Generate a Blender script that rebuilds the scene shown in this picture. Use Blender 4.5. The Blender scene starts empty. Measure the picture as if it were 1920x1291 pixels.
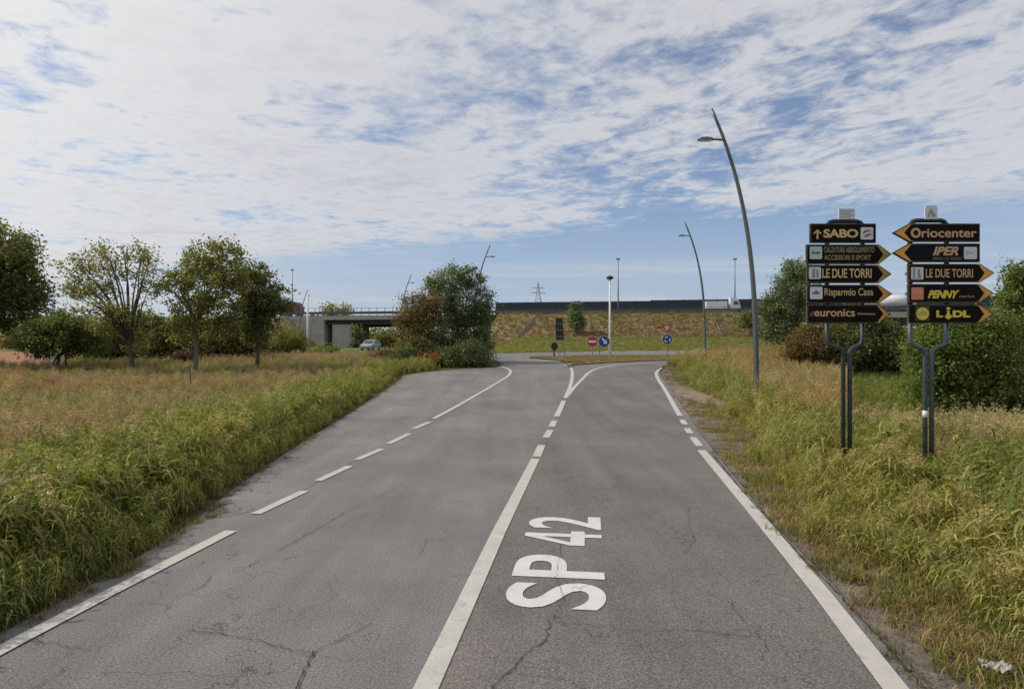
import bpy, math, random
import numpy as np
from mathutils import Vector, Matrix, noise
from mathutils.geometry import delaunay_2d_cdt

random.seed(7)
rng = np.random.default_rng(7)
R = math.radians
SC = bpy.context.scene
COL = SC.collection

# ------------------------------------------------------------------ camera, sky, sun, exposure
CAMH, F, CX, HY = 2.5, 1200.0, 960.0, 643.0
cam = bpy.data.cameras.new('camera')
cam_ob = bpy.data.objects.new('camera', cam)
COL.objects.link(cam_ob)
cam_ob.location = (0, 0, CAMH)
cam_ob.rotation_euler = (R(90), 0, 0)
cam.sensor_width = 36.0
cam.lens = 36.0 * F / 1920.0
cam.shift_y = -0.0013
cam.clip_start = 0.1
cam.clip_end = 8000
SC.camera = cam_ob

SUN_EL, SUN_AZ = 41.0, -82.0            # azimuth from +Y, negative = left
world = bpy.data.worlds.new('World')
SC.world = world
world.use_nodes = True
SKY_STRENGTH = 0.10


def sky_nodes():
    nt = world.node_tree
    N, L = nt.nodes, nt.links
    N.clear()

    def node(t, **kw):
        n = N.new(t)
        for k, v in kw.items():
            setattr(n, k, v)
        return n

    def math_(op, a, b=None, c=None, clamp=False):
        n = node('ShaderNodeMath', operation=op)
        n.use_clamp = clamp
        for i, v in enumerate((a, b, c)):
            if v is None:
                continue
            if isinstance(v, (int, float)):
                n.inputs[i].default_value = v
            else:
                L.new(v, n.inputs[i])
        return n.outputs[0]

    def ramp(v, lo, hi, a=0.0, b=1.0):
        n = node('ShaderNodeMapRange', interpolation_type='SMOOTHSTEP')
        L.new(v, n.inputs[0])
        for i, q in enumerate((lo, hi, a, b)):
            n.inputs[i + 1].default_value = q
        return n.outputs[0]

    def tex(vec, scale, detail=6, rough=.55, dist=0.0):
        n = node('ShaderNodeTexNoise')
        n.inputs['Scale'].default_value = scale
        n.inputs['Detail'].default_value = detail
        n.inputs['Roughness'].default_value = rough
        n.inputs['Distortion'].default_value = dist
        L.new(vec, n.inputs['Vector'])
        return n.outputs['Fac']

    def mapping(vec, loc=(0, 0, 0), rot=0.0, scale=(1, 1, 1)):
        n = node('ShaderNodeMapping')
        n.inputs['Location'].default_value = loc
        n.inputs['Rotation'].default_value = (0, 0, rot)
        n.inputs['Scale'].default_value = scale
        L.new(vec, n.inputs['Vector'])
        return n.outputs[0]

    def mix(f, a, b):
        n = node('ShaderNodeMix', data_type='RGBA')
        if isinstance(f, float):
            n.inputs[0].default_value = f
        else:
            L.new(f, n.inputs[0])
        for s, v in ((6, a), (7, b)):
            if isinstance(v, tuple):
                n.inputs[s].default_value = (*v, 1)
            else:
                L.new(v, n.inputs[s])
        return n.outputs[2]

    sky = node('ShaderNodeTexSky', sky_type='NISHITA')
    sky.sun_disc = False
    sky.sun_elevation = R(SUN_EL)
    sky.sun_rotation = R(SUN_AZ)
    sky.air_density = 1.0
    sky.dust_density = 1.0
    sky.ozone_density = 1.6
    tc = node('ShaderNodeTexCoord')
    sep = node('ShaderNodeSeparateXYZ')
    L.new(tc.outputs['Generated'], sep.inputs[0])
    x, y, z = sep.outputs
    zc = math_('ADD', math_('MAXIMUM', z, 0.0), 0.035)
    u = math_('DIVIDE', x, zc)
    v = math_('DIVIDE', y, zc)
    cmb = node('ShaderNodeCombineXYZ')
    L.new(u, cmb.inputs[0]); L.new(v, cmb.inputs[1])
    P = cmb.outputs[0]
    # thick altocumulus sheet: broken small cells in rows, rows turning from left to right
    def rows(ang, st, seed):
        def tm(loc, sc):
            n = node('ShaderNodeMapping', vector_type='TEXTURE')
            n.inputs['Location'].default_value = loc
            n.inputs['Rotation'].default_value = (0, 0, R(ang))
            n.inputs['Scale'].default_value = (sc, 1, 1)
            L.new(P, n.inputs['Vector'])
            return n.outputs[0]
        c1 = tex(tm((seed, 7.9, 0), st), 4.8, 9, .62, .5)
        c2 = tex(tm((5.3, seed, 0), st * .8), 13.0, 7, .62, .3)
        c0 = tex(tm((seed, 1.3, 0), st * 1.25), 1.3, 4, .55, .3)
        return math_('ADD', math_('ADD', math_('MULTIPLY', c0, .75), math_('MULTIPLY', c1, .95)), math_('MULTIPLY', c2, .42))
    big = tex(mapping(P, (3.1, 1.7, 0)), 0.62, 3, .5)
    ml = ramp(math_('ADD', u, math_('MULTIPLY', math_('SUBTRACT', big, .5), 2.0)), -1.2, 0.5)
    ra, rb = rows(-10, 1.2, 2.3), rows(-50, 1.2, 6.1)
    d = math_('ADD', math_('MULTIPLY', ra, math_('SUBTRACT', 1.0, ml)), math_('MULTIPLY', rb, ml))
    d = math_('ADD', d, math_('MULTIPLY', math_('SUBTRACT', big, .5), 0.7))
    # the sheet ends along a ragged slanting edge
    edge = math_('SUBTRACT', math_('ADD', v, math_('MULTIPLY', u, 0.50)), 4.55)
    edge = math_('ADD', edge, math_('MULTIPLY', math_('SUBTRACT', d, 1.05), -2.2))
    sheet = ramp(edge, 0.75, -0.35)
    leftness = ramp(math_('ADD', u, math_('MULTIPLY', v, 0.1)), 0.6, -1.9)
    thr = math_('SUBTRACT', 1.02, math_('MULTIPLY', leftness, 0.085))
    dd = math_('SUBTRACT', d, thr)
    cov = ramp(dd, -0.24, 0.13, 0.12, 1.0)
    cov1 = math_('MULTIPLY', cov, sheet)
    # thin low streaks near the horizon
    st = tex(mapping(P, (1, 4, 0), R(-6), (0.28, 0.9, 1)), 0.9, 6, .55, .4)
    st = ramp(st, 0.42, 0.70)
    low = ramp(z, 0.01, 0.16, 1.0, 0.55)
    cov2 = math_('MULTIPLY', math_('MULTIPLY', st, low), 0.62)
    lefthaze = math_('MULTIPLY', ramp(u, -0.5, -5.0), ramp(edge, -0.6, 0.6, 0, .6))
    tot = math_('MAXIMUM', cov1, math_('MAXIMUM', cov2, lefthaze), clamp=True)
    tot = math_('MULTIPLY', tot, 0.93)
    # cloud radiance: nearer the sun it is whiter
    sx, sy, sz = (math.sin(R(SUN_AZ)) * math.cos(R(SUN_EL)), math.cos(R(SUN_AZ)) * math.cos(R(SUN_EL)), math.sin(R(SUN_EL)))
    dot = node('ShaderNodeVectorMath', operation='DOT_PRODUCT')
    L.new(tc.outputs['Generated'], dot.inputs[0])
    dot.inputs[1].default_value = (sx, sy, sz)
    glow = ramp(dot.outputs['Value'], 0.35, 1.0)
    thick = ramp(dd, 0.02, 0.40)
    c = mix(thick, (6.7, 6.75, 7.0), (5.2, 5.4, 5.95))
    c = mix(glow, c, (9.6, 9.4, 8.9))
    skyc = node('ShaderNodeMix', data_type='RGBA', blend_type='MULTIPLY')
    skyc.inputs[0].default_value = 1.0
    L.new(sky.outputs[0], skyc.inputs[6])
    skyc.inputs[7].default_value = (SKYMUL[0], SKYMUL[1], SKYMUL[2], 1)
    hz = ramp(z, 0.0, 0.30, 0.85, 0.0)
    base = mix(hz, skyc.outputs[2], (4.5, 5.25, 6.7))
    col = mix(tot, base, c)
    bg = node('ShaderNodeBackground')
    bg.inputs[1].default_value = SKY_STRENGTH
    L.new(col, bg.inputs[0])
    out = node('ShaderNodeOutputWorld')
    L.new(bg.outputs[0], out.inputs[0])


SKYMUL = (0.80, 0.95, 1.12)
sky_nodes()
sun = bpy.data.lights.new('sun', 'SUN')
sun.energy = 3.1
sun.angle = R(1.2)
sun.color = (1.0, 0.93, 0.82)
sun_ob = bpy.data.objects.new('sun', sun)
COL.objects.link(sun_ob)
sd = Vector((math.sin(R(SUN_AZ)) * math.cos(R(SUN_EL)), math.cos(R(SUN_AZ)) * math.cos(R(SUN_EL)), math.sin(R(SUN_EL))))
sun_ob.rotation_euler = sd.to_track_quat('Z', 'Y').to_euler()
SC.view_settings.view_transform = 'Standard'
SC.view_settings.look = 'None'
SC.view_settings.exposure = 0.0
SC.view_settings.gamma = 1.0
SC.view_settings.use_curve_mapping = False

# ------------------------------------------------------------------ ground shape and helpers
def ss(a, b, x):
    t = np.clip((x - a) / (b - a), 0, 1)
    return t * t * (3 - 2 * t)


def gz(x, y):
    x = np.asarray(x, float); y = np.asarray(y, float)
    yy = np.maximum(y, 1.0)
    z = 1.35 * ss(17, 58, y) + 0.2 * ss(60, 110, y)
    m = ss(-0.05, 0.02, x / yy)
    z = z + m * 2.0 * ss(80, 126, y)
    return z


def un(px, py):
    """the ground point seen at a photo pixel"""
    dx, dz = (px - CX) / F, (HY - py) / F
    Y = np.arange(1.0, 400.0, 0.05)
    d = CAMH + dz * Y - gz(dx * Y, Y)
    k = np.argmax(d <= 0)
    Yk = Y[k] if d[k] <= 0 else 400.0
    return (dx * Yk, Yk)


def uns(pts):
    return [un(*p) for p in pts]


def at(px, py, D):
    return Vector(((px - CX) * D / F, D, CAMH + (HY - py) * D / F))


def G(x, y, dz=0.0):
    return Vector((x, y, float(gz(x, y)) + dz))


def gx(px, D):
    x = (px - CX) * D / F
    return G(x, D)


class MB:
    def __init__(self):
        self.v, self.f = [], []

    def add(self, vs, fs):
        n = len(self.v)
        self.v += [tuple(p) for p in vs]
        self.f += [tuple(i + n for i in f) for f in fs]
        return self

    def box(self, c, s, rz=0.0, M=None):
        hx, hy, hz = s[0] / 2, s[1] / 2, s[2] / 2
        ps = [Vector((a * hx, b * hy, d * hz)) for a, b, d in
              ((-1, -1, -1), (1, -1, -1), (1, 1, -1), (-1, 1, -1), (-1, -1, 1), (1, -1, 1), (1, 1, 1), (-1, 1, 1))]
        if M is None:
            M = Matrix.Rotation(rz, 3, 'Z')
        ps = [M @ p + Vector(c) for p in ps]
        return self.add(ps, [(0, 3, 2, 1), (4, 5, 6, 7), (0, 1, 5, 4), (1, 2, 6, 5), (2, 3, 7, 6), (3, 0, 4, 7)])

    def tube(self, pts, rad, n=8, caps=True):
        pts = [Vector(p) for p in pts]
        if not hasattr(rad, '__len__'):
            rad = [rad] * len(pts)
        vs, fs = [], []
        up = Vector((0.13, 0.9, 0.41)).normalized()
        prev = None
        for i, p in enumerate(pts):
            t = (pts[min(i + 1, len(pts) - 1)] - pts[max(i - 1, 0)])
            if t.length < 1e-9:
                t = Vector((0, 0, 1))
            t.normalize()
            a = t.cross(up if prev is None else prev)
            if prev is None:
                if a.length < 1e-3:
                    a = t.cross(Vector((1, 0, 0)))
                a.normalize()
                b = a.cross(t).normalized()
            else:
                a.normalize()
                b = a.cross(t).normalized()
            prev = b
            for k in range(n):
                w = 2 * math.pi * k / n
                vs.append(p + (a * math.cos(w) + b * math.sin(w)) * rad[i])
        for i in range(len(pts) - 1):
            for k in range(n):
                k2 = (k + 1) % n
                fs.append((i * n + k, i * n + k2, (i + 1) * n + k2, (i + 1) * n + k))
        if caps:
            fs.append(tuple(range(n - 1, -1, -1)))
            m = (len(pts) - 1) * n
            fs.append(tuple(m + k for k in range(n)))
        return self.add(vs, fs)

    def prism(self, poly, fn, t0, t1):
        """poly in 2D; fn(a,b,t) -> 3D; extruded from t0 to t1"""
        n = len(poly)
        vs = [fn(a, b, t0) for a, b in poly] + [fn(a, b, t1) for a, b in poly]
        fs = [tuple(range(n)), tuple(range(2 * n - 1, n - 1, -1))]
        for i in range(n):
            j = (i + 1) % n
            fs.append((i, i + n, j + n, j))
        return self.add(vs, fs)

    def build(self, name, mat, parent=None, off=None, smooth=False, kind=None):
        me = bpy.data.meshes.new(name)
        if off is None:
            off = Vector((0, 0, 0))
            p = parent
            while p is not None:
                off = off + p.location
                p = p.parent
        me.from_pydata([(v[0] - off[0], v[1] - off[1], v[2] - off[2]) for v in self.v], [], self.f)
        me.materials.append(mat)
        if smooth:
            me.polygons.foreach_set('use_smooth', [True] * len(me.polygons))
        me.update()
        return link(name, me, parent, kind)


def link(name, me, parent=None, kind=None):
    o = bpy.data.objects.new(name, me)
    COL.objects.link(o)
    if parent is not None:
        o.parent = parent
    if kind:
        o['kind'] = kind
    return o


def thing(name, label, cat, loc=(0, 0, 0), rz=0.0, group=None):
    o = bpy.data.objects.new(name, None)
    COL.objects.link(o)
    o.empty_display_size = 0.2
    o.location = loc
    o.rotation_euler = (0, 0, rz)
    o['label'] = label
    o['category'] = cat
    if group:
        o['group'] = group
    return o


def tag(o, label, cat, group=None, kind=None):
    o['label'] = label
    o['category'] = cat
    if group:
        o['group'] = group
    if kind:
        o['kind'] = kind
    return o


def copy_tree(o, parent=None):
    c = o.copy()
    COL.objects.link(c)
    c.parent = parent
    for ch in list(o.children):
        copy_tree(ch, c)
    return c


# ------------------------------------------------------------------ materials
def pm(name, col, rough=0.6, metal=0.0, var=0.15, scale=8.0, bump=0.0, spec=0.4):
    m = bpy.data.materials.new(name)
    m.use_nodes = True
    nt = m.node_tree
    b = nt.nodes['Principled BSDF']
    b.inputs['Roughness'].default_value = rough
    b.inputs['Metallic'].default_value = metal
    b.inputs['Specular IOR Level'].default_value = spec
    tc = nt.nodes.new('ShaderNodeTexCoord')
    n = nt.nodes.new('ShaderNodeTexNoise')
    n.inputs['Scale'].default_value = scale
    n.inputs['Detail'].default_value = 5
    n.inputs['Roughness'].default_value = .65
    nt.links.new(tc.outputs['Object'], n.inputs['Vector'])
    mr = nt.nodes.new('ShaderNodeMapRange')
    nt.links.new(n.outputs['Fac'], mr.inputs[0])
    mr.inputs[1].default_value = 0.3; mr.inputs[2].default_value = 0.7
    mr.inputs[3].default_value = 1 - var; mr.inputs[4].default_value = 1 + var
    mx = nt.nodes.new('ShaderNodeMix'); mx.data_type = 'RGBA'; mx.blend_type = 'MULTIPLY'
    mx.inputs[0].default_value = 1.0
    mx.inputs[6].default_value = (*col, 1)
    nt.links.new(mr.outputs[0], mx.inputs[7])
    nt.links.new(mx.outputs[2], b.inputs['Base Color'])
    if bump:
        bp = nt.nodes.new('ShaderNodeBump')
        bp.inputs['Strength'].default_value = bump
        nt.links.new(n.outputs['Fac'], bp.inputs['Height'])
        nt.links.new(bp.outputs[0], b.inputs['Normal'])
    return m


def leaf_mat(name, trans=0.35, instancer=False, gloss=0.06):
    m = bpy.data.materials.new(name)
    m.use_nodes = True
    nt = m.node_tree
    N, L = nt.nodes, nt.links
    N.clear()
    a = N.new('ShaderNodeAttribute'); a.attribute_name = 'Col'
    col = a.outputs['Color']
    if instancer:
        t = N.new('ShaderNodeAttribute'); t.attribute_type = 'INSTANCER'; t.attribute_name = 'tint'
        mx = N.new('ShaderNodeMix'); mx.data_type = 'RGBA'; mx.blend_type = 'MULTIPLY'
        mx.inputs[0].default_value = 1.0
        L.new(col, mx.inputs[6]); L.new(t.outputs['Color'], mx.inputs[7])
        col = mx.outputs[2]
    d = N.new('ShaderNodeBsdfDiffuse'); L.new(col, d.inputs[0])
    tr = N.new('ShaderNodeBsdfTranslucent')
    br = N.new('ShaderNodeMix'); br.data_type = 'RGBA'; br.blend_type = 'MULTIPLY'
    br.inputs[0].default_value = 1.0
    br.inputs[7].default_value = (1.25, 1.3, .8, 1)
    L.new(col, br.inputs[6]); L.new(br.outputs[2], tr.inputs[0])
    g = N.new('ShaderNodeBsdfGlossy'); g.inputs['Roughness'].default_value = .45
    g.inputs[0].default_value = (.6, .6, .6, 1)
    m1 = N.new('ShaderNodeMixShader'); m1.inputs[0].default_value = trans
    L.new(d.outputs[0], m1.inputs[1]); L.new(tr.outputs[0], m1.inputs[2])
    m2 = N.new('ShaderNodeMixShader'); m2.inputs[0].default_value = gloss
    L.new(m1.outputs[0], m2.inputs[1]); L.new(g.outputs[0], m2.inputs[2])
    o = N.new('ShaderNodeOutputMaterial'); L.new(m2.outputs[0], o.inputs[0])
    return m


def attr_ground_mat(name, s1=1.3, s2=14.0, bump=0.6):
    """ground: painted zone colour times soil and litter noise"""
    m = bpy.data.materials.new(name)
    m.use_nodes = True
    nt = m.node_tree
    N, L = nt.nodes, nt.links
    b = N['Principled BSDF']
    b.inputs['Roughness'].default_value = .95
    b.inputs['Specular IOR Level'].default_value = .1
    a = N.new('ShaderNodeAttribute'); a.attribute_name = 'Col'
    g = N.new('ShaderNodeNewGeometry')
    prev = a.outputs['Color']
    for s, lo, hi in ((s1, .72, 1.25), (s2, .55, 1.5), (0.18, .85, 1.15)):
        n = N.new('ShaderNodeTexNoise')
        n.inputs['Scale'].default_value = s; n.inputs['Detail'].default_value = 7; n.inputs['Roughness'].default_value = .68
        L.new(g.outputs['Position'], n.inputs['Vector'])
        r = N.new('ShaderNodeMapRange'); L.new(n.outputs['Fac'], r.inputs[0])
        r.inputs[1].default_value = .3; r.inputs[2].default_value = .7
        r.inputs[3].default_value = lo; r.inputs[4].default_value = hi
        x = N.new('ShaderNodeMix'); x.data_type = 'RGBA'; x.blend_type = 'MULTIPLY'; x.inputs[0].default_value = 1
        L.new(prev, x.inputs[6]); L.new(r.outputs[0], x.inputs[7])
        prev = x.outputs[2]
        last = n
    L.new(prev, b.inputs['Base Color'])
    n = N.new('ShaderNodeTexNoise'); n.inputs['Scale'].default_value = 22; n.inputs['Detail'].default_value = 5
    L.new(g.outputs['Position'], n.inputs['Vector'])
    bp = N.new('ShaderNodeBump'); bp.inputs['Strength'].default_value = bump; bp.inputs['Distance'].default_value = .05
    L.new(n.outputs['Fac'], bp.inputs['Height']); L.new(bp.outputs[0], b.inputs['Normal'])
    return m


def asphalt_mat(name, base, tone=(1, 1, 1)):
    m = bpy.data.materials.new(name)
    m.use_nodes = True
    nt = m.node_tree
    N, L = nt.nodes, nt.links
    b = N['Principled BSDF']
    b.inputs['Roughness'].default_value = .85
    b.inputs['Specular IOR Level'].default_value = .25
    g = N.new('ShaderNodeNewGeometry')

    def noise_(s, d=4, r=.6, sc=None):
        n = N.new('ShaderNodeTexNoise')
        n.inputs['Scale'].default_value = s; n.inputs['Detail'].default_value = d; n.inputs['Roughness'].default_value = r
        if sc:
            mp = N.new('ShaderNodeMapping'); mp.inputs['Scale'].default_value = sc
            mp.inputs['Rotation'].default_value = (0, 0, R(6.7))
            L.new(g.outputs['Position'], mp.inputs['Vector']); L.new(mp.outputs[0], n.inputs['Vector'])
        else:
            L.new(g.outputs['Position'], n.inputs['Vector'])
        return n.outputs['Fac']

    def rng_(v, a, b_, lo, hi):
        r = N.new('ShaderNodeMapRange'); L.new(v, r.inputs[0])
        for i, q in enumerate((a, b_, lo, hi)):
            r.inputs[i + 1].default_value = q
        return r.outputs[0]

    def mul(c, v):
        x = N.new('ShaderNodeMix'); x.data_type = 'RGBA'; x.blend_type = 'MULTIPLY'; x.inputs[0].default_value = 1
        if isinstance(c, tuple):
            x.inputs[6].default_value = (*c, 1)
        else:
            L.new(c, x.inputs[6])
        L.new(v, x.inputs[7])
        return x.outputs[2]
    c = mul(tuple(base * t for t in tone), rng_(noise_(0.35, 6, .65), .3, .7, .80, 1.2))
    c = mul(c, rng_(noise_(1.5, 5, .6, (1.0, .06, 1)), .3, .7, .86, 1.14))      # worn wheel tracks along the road
    c = mul(c, rng_(noise_(48, 4, .85), .36, .66, .48, 1.6))                 # aggregate
    c = mul(c, rng_(noise_(130, 2, .7), .32, .68, .55, 1.5))
    # pits and dark bleeding spots
    c = mul(c, rng_(noise_(13, 6, .75), .66, .74, 1.0, .62))
    # hairline crazing, only in patches
    v = N.new('ShaderNodeTexVoronoi'); v.feature = 'DISTANCE_TO_EDGE'; v.inputs['Scale'].default_value = 1.3
    ad = N.new('ShaderNodeVectorMath'); ad.operation = 'MULTIPLY_ADD'
    nn = N.new('ShaderNodeTexNoise'); nn.inputs['Scale'].default_value = 3.2; nn.inputs['Detail'].default_value = 6
    L.new(g.outputs['Position'], nn.inputs['Vector'])
    L.new(nn.outputs['Color'], ad.inputs[0]); ad.inputs[1].default_value = (.7, .7, .7)
    L.new(g.outputs['Position'], ad.inputs[2]); L.new(ad.outputs[0], v.inputs['Vector'])
    cr = rng_(v.outputs['Distance'], .004, .011, 1, 0)
    pt = rng_(noise_(.5, 3, .6), .46, .60, 0, 1)
    mm = N.new('ShaderNodeMath'); mm.operation = 'MULTIPLY'; L.new(cr, mm.inputs[0]); L.new(pt, mm.inputs[1])
    c = mul(c, rng_(mm.outputs[0], 0, 1, 1, .5))
    L.new(c, b.inputs['Base Color'])
    bp = N.new('ShaderNodeBump'); bp.inputs['Strength'].default_value = .35; bp.inputs['Distance'].default_value = .01
    L.new(noise_(90, 3, .7), bp.inputs['Height']); L.new(bp.outputs[0], b.inputs['Normal'])
    return m


def paint_mat(name, col, wear=0.45):
    m = pm(name, col, .75, 0, .1, 3.0)
    nt = m.node_tree
    N, L = nt.nodes, nt.links
    b = N['Principled BSDF']
    src = b.inputs['Base Color'].links[0].from_socket
    g = N.new('ShaderNodeNewGeometry')
    n = N.new('ShaderNodeTexNoise'); n.inputs['Scale'].default_value = 38; n.inputs['Detail'].default_value = 6
    n.inputs['Roughness'].default_value = .8
    L.new(g.outputs['Position'], n.inputs['Vector'])
    r = N.new('ShaderNodeMapRange'); L.new(n.outputs['Fac'], r.inputs[0])
    r.inputs[1].default_value = .56; r.inputs[2].default_value = .74; r.inputs[3].default_value = 0; r.inputs[4].default_value = wear
    n2 = N.new('ShaderNodeTexNoise'); n2.inputs['Scale'].default_value = 5; n2.inputs['Detail'].default_value = 9
    n2.inputs['Roughness'].default_value = .85
    L.new(g.outputs['Position'], n2.inputs['Vector'])
    r2 = N.new('ShaderNodeMapRange'); L.new(n2.outputs['Fac'], r2.inputs[0])
    r2.inputs[1].default_value = .54; r2.inputs[2].default_value = .66; r2.inputs[3].default_value = 0; r2.inputs[4].default_value = wear * .7
    mxx = N.new('ShaderNodeMath'); mxx.operation = 'MAXIMUM'
    L.new(r.outputs[0], mxx.inputs[0]); L.new(r2.outputs[0], mxx.inputs[1])
    r = mxx
    x = N.new('ShaderNodeMix'); x.data_type = 'RGBA'
    L.new(r.outputs[0], x.inputs[0]); L.new(src, x.inputs[6]); x.inputs[7].default_value = (.13, .125, .12, 1)
    L.new(x.outputs[2], b.inputs['Base Color'])
    return m


M = {}
M['ground'] = attr_ground_mat('ground')
M['bank'] = attr_ground_mat('bank', .25, 3.0, .6)
M['asphalt'] = asphalt_mat('asphalt', .160, (1.02, .965, .925))
M['asphalt_light'] = asphalt_mat('asphalt_light', .176, (1.03, .955, .92))
M['paint'] = paint_mat('paint', (.46, .44, .40), .8)
M['overlay_paint'] = paint_mat('overlay_paint', (.56, .55, .54), .35)  # colour of the added map overlay label
M['crack'] = pm('crack', (.036, .033, .031), .95, 0, .3, 30)
M['galv'] = pm('galvanised', (.20, .21, .21), .5, .55, .2, 6)
M['lamp_steel'] = pm('lamp_steel', (.13, .14, .145), .45, .6, .18, 4)
M['post_green'] = pm('post_green', (.10, .135, .14), .5, .4, .3, 9)
M['post_dark'] = pm('post_dark', (.055, .068, .078), .5, .4, .3, 9)
M['white_metal'] = pm('white_metal', (.70, .71, .70), .5, 0, .1, 6)
M['dark_metal'] = pm('dark_metal', (.03, .032, .036), .5, .2, .2, 6)
M['glass_dark'] = pm('glass_dark', (.03, .035, .04), .12, 0, .1, 3, spec=.6)
M['sign_back'] = pm('sign_back', (.045, .047, .05), .9, 0, .15, 3, spec=.12)
M['panel_frame'] = pm('panel_frame', (.075, .066, .048), .9, 0, .2, 5, spec=.12)
M['panel_brown'] = pm('panel_brown', (.013, .009, .0075), .9, 0, .25, 5, spec=.12)
M['panel_navy'] = pm('panel_navy', (.012, .012, .018), .9, 0, .2, 5, spec=.12)
M['chevron'] = pm('chevron', (.70, .36, .07), .55, 0, .2, 9)
M['chevron_olive'] = pm('chevron_olive', (.45, .36, .10), .55, 0, .2, 9)
M['gold'] = pm('gold_lettering', (.62, .47, .20), .55, 0, .12, 12)
M['tan'] = pm('tan_lettering', (.55, .36, .19), .55, 0, .12, 12)
M['dim_gold'] = pm('dim_gold_lettering', (.25, .21, .11), .6, 0, .15, 12)
M['dim_tan'] = pm('dim_tan_lettering', (.24, .17, .10), .6, 0, .15, 12)
M['bright_yellow'] = pm('bright_yellow', (.72, .56, .06), .5, 0, .1, 9)
M['logo_white'] = pm('logo_white', (.62, .63, .64), .5, 0, .06, 9)
M['logo_green'] = pm('logo_green', (.46, .55, .52), .5, 0, .06, 9)
M['logo_teal'] = pm('logo_teal', (.07, .17, .17), .5, 0, .1, 9)
M['logo_grey'] = pm('logo_grey', (.23, .29, .31), .5, 0, .1, 9)
M['logo_blue'] = pm('logo_blue', (.10, .15, .33), .5, 0, .1, 9)
M['logo_red'] = pm('logo_red', (.42, .07, .06), .5, 0, .1, 9)
M['logo_orange'] = pm('logo_orange', (.62, .22, .13), .5, 0, .1, 9)
M['sign_red'] = pm('sign_red', (.42, .05, .05), .4, 0, .08, 6)
M['sign_blue'] = pm('sign_blue', (.02, .06, .26), .4, 0, .08, 6)
M['sign_white'] = pm('sign_white', (.75, .75, .76), .4, 0, .05, 6)
M['sign_pink'] = pm('sign_pink', (.66, .50, .48), .5, 0, .05, 6)
M['concrete'] = pm('concrete', (.33, .32, .30), .85, 0, .16, .9, .2)
M['concrete_dark'] = pm('concrete_dark', (.16, .155, .15), .85, 0, .2, .9, .2)
M['girder'] = pm('girder', (.035, .035, .036), .7, 0, .2, 1)
M['barrier'] = pm('barrier', (.028, .036, .047), .55, .1, .25, .6)
M['barrier_post'] = pm('barrier_post', (.045, .053, .062), .5, .3, .2, 2)
M['rail'] = pm('guard_rail', (.085, .10, .12), .5, .4, .2, 2)
M['truck_white'] = pm('truck_white', (.66, .67, .69), .45, 0, .06, 1.2)
M['truck_red'] = pm('truck_red', (.22, .035, .035), .5, 0, .2, 1.2)
M['tyre'] = pm('tyre', (.02, .02, .02), .9, 0, .2, 9)
M['car_silver'] = pm('car_silver', (.36, .38, .40), .3, .3, .06, 2)
M['car_dark'] = pm('car_dark', (.03, .035, .045), .25, .2, .1, 2)
M['bark'] = pm('bark', (.085, .068, .052), .9, 0, .35, 9, .6)
M['bark_pale'] = pm('bark_pale', (.17, .155, .125), .9, 0, .35, 9, .6)
M['twig'] = pm('twig', (.13, .085, .065), .95, 0, .4, 3)
M['plastic'] = pm('white_plastic', (.36, .34, .30), .6, 0, .4, 14)
M['wood'] = pm('stake_wood', (.10, .08, .065), .9, 0, .3, 9)
M['leaf'] = leaf_mat('leaf', .48, False, .035)
M['grass'] = leaf_mat('grass_blade', .42, True, .018)
M['stone'] = pm('stone', (.19, .17, .15), .9, 0, .3, 9)
M['pylon'] = pm('pylon_hazed', (.26, .30, .35), .7, 0, .1, 1)  # pale blue-grey: distance haze put into the steel colour

# ------------------------------------------------------------------ terrain
def vnoise(x, y, s, seed=0.0):
    return np.array([noise.noise(Vector((a * s + seed, b * s - seed, seed))) for a, b in zip(np.ravel(x), np.ravel(y))]).reshape(np.shape(x))


def poly_mask(x, y, poly):
    inside = np.zeros(np.shape(x), bool)
    n = len(poly)
    for i in range(n):
        x1, y1 = poly[i]; x2, y2 = poly[(i + 1) % n]
        if y1 == y2:
            continue
        c = ((y1 > y) != (y2 > y)) & (x < (x2 - x1) * (y - y1) / (y2 - y1) + x1)
        inside ^= c
    return inside


def grid_mesh(name, X, Y, Z, colors, mat, kind):
    ny, nx = X.shape
    co = np.stack([X, Y, Z], -1).reshape(-1, 3)
    i = np.arange((ny - 1) * (nx - 1))
    r, c = i // (nx - 1), i % (nx - 1)
    a = r * nx + c
    q = np.stack([a, a + 1, a + nx + 1, a + nx], -1)
    me = bpy.data.meshes.new(name)
    me.vertices.add(len(co)); me.vertices.foreach_set('co', co.ravel())
    me.loops.add(q.size); me.loops.foreach_set('vertex_index', q.ravel())
    me.polygons.add(len(q)); me.polygons.foreach_set('loop_start', np.arange(0, q.size, 4))
    me.polygons.foreach_set('loop_total', np.full(len(q), 4))
    me.polygons.foreach_set('use_smooth', np.ones(len(q), bool))
    at_ = me.attributes.new('Col', 'FLOAT_COLOR', 'POINT')
    cc = np.concatenate([colors.reshape(-1, 3), np.ones((len(co), 1))], 1)
    at_.data.foreach_set('color', cc.ravel())
    me.materials.append(mat)
    me.update(calc_edges=True)
    return link(name, me, None, kind)


def far(a, b, n):
    return list(a + (b - a) * (np.linspace(0, 1, n)[1:] ** 2.2))


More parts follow.
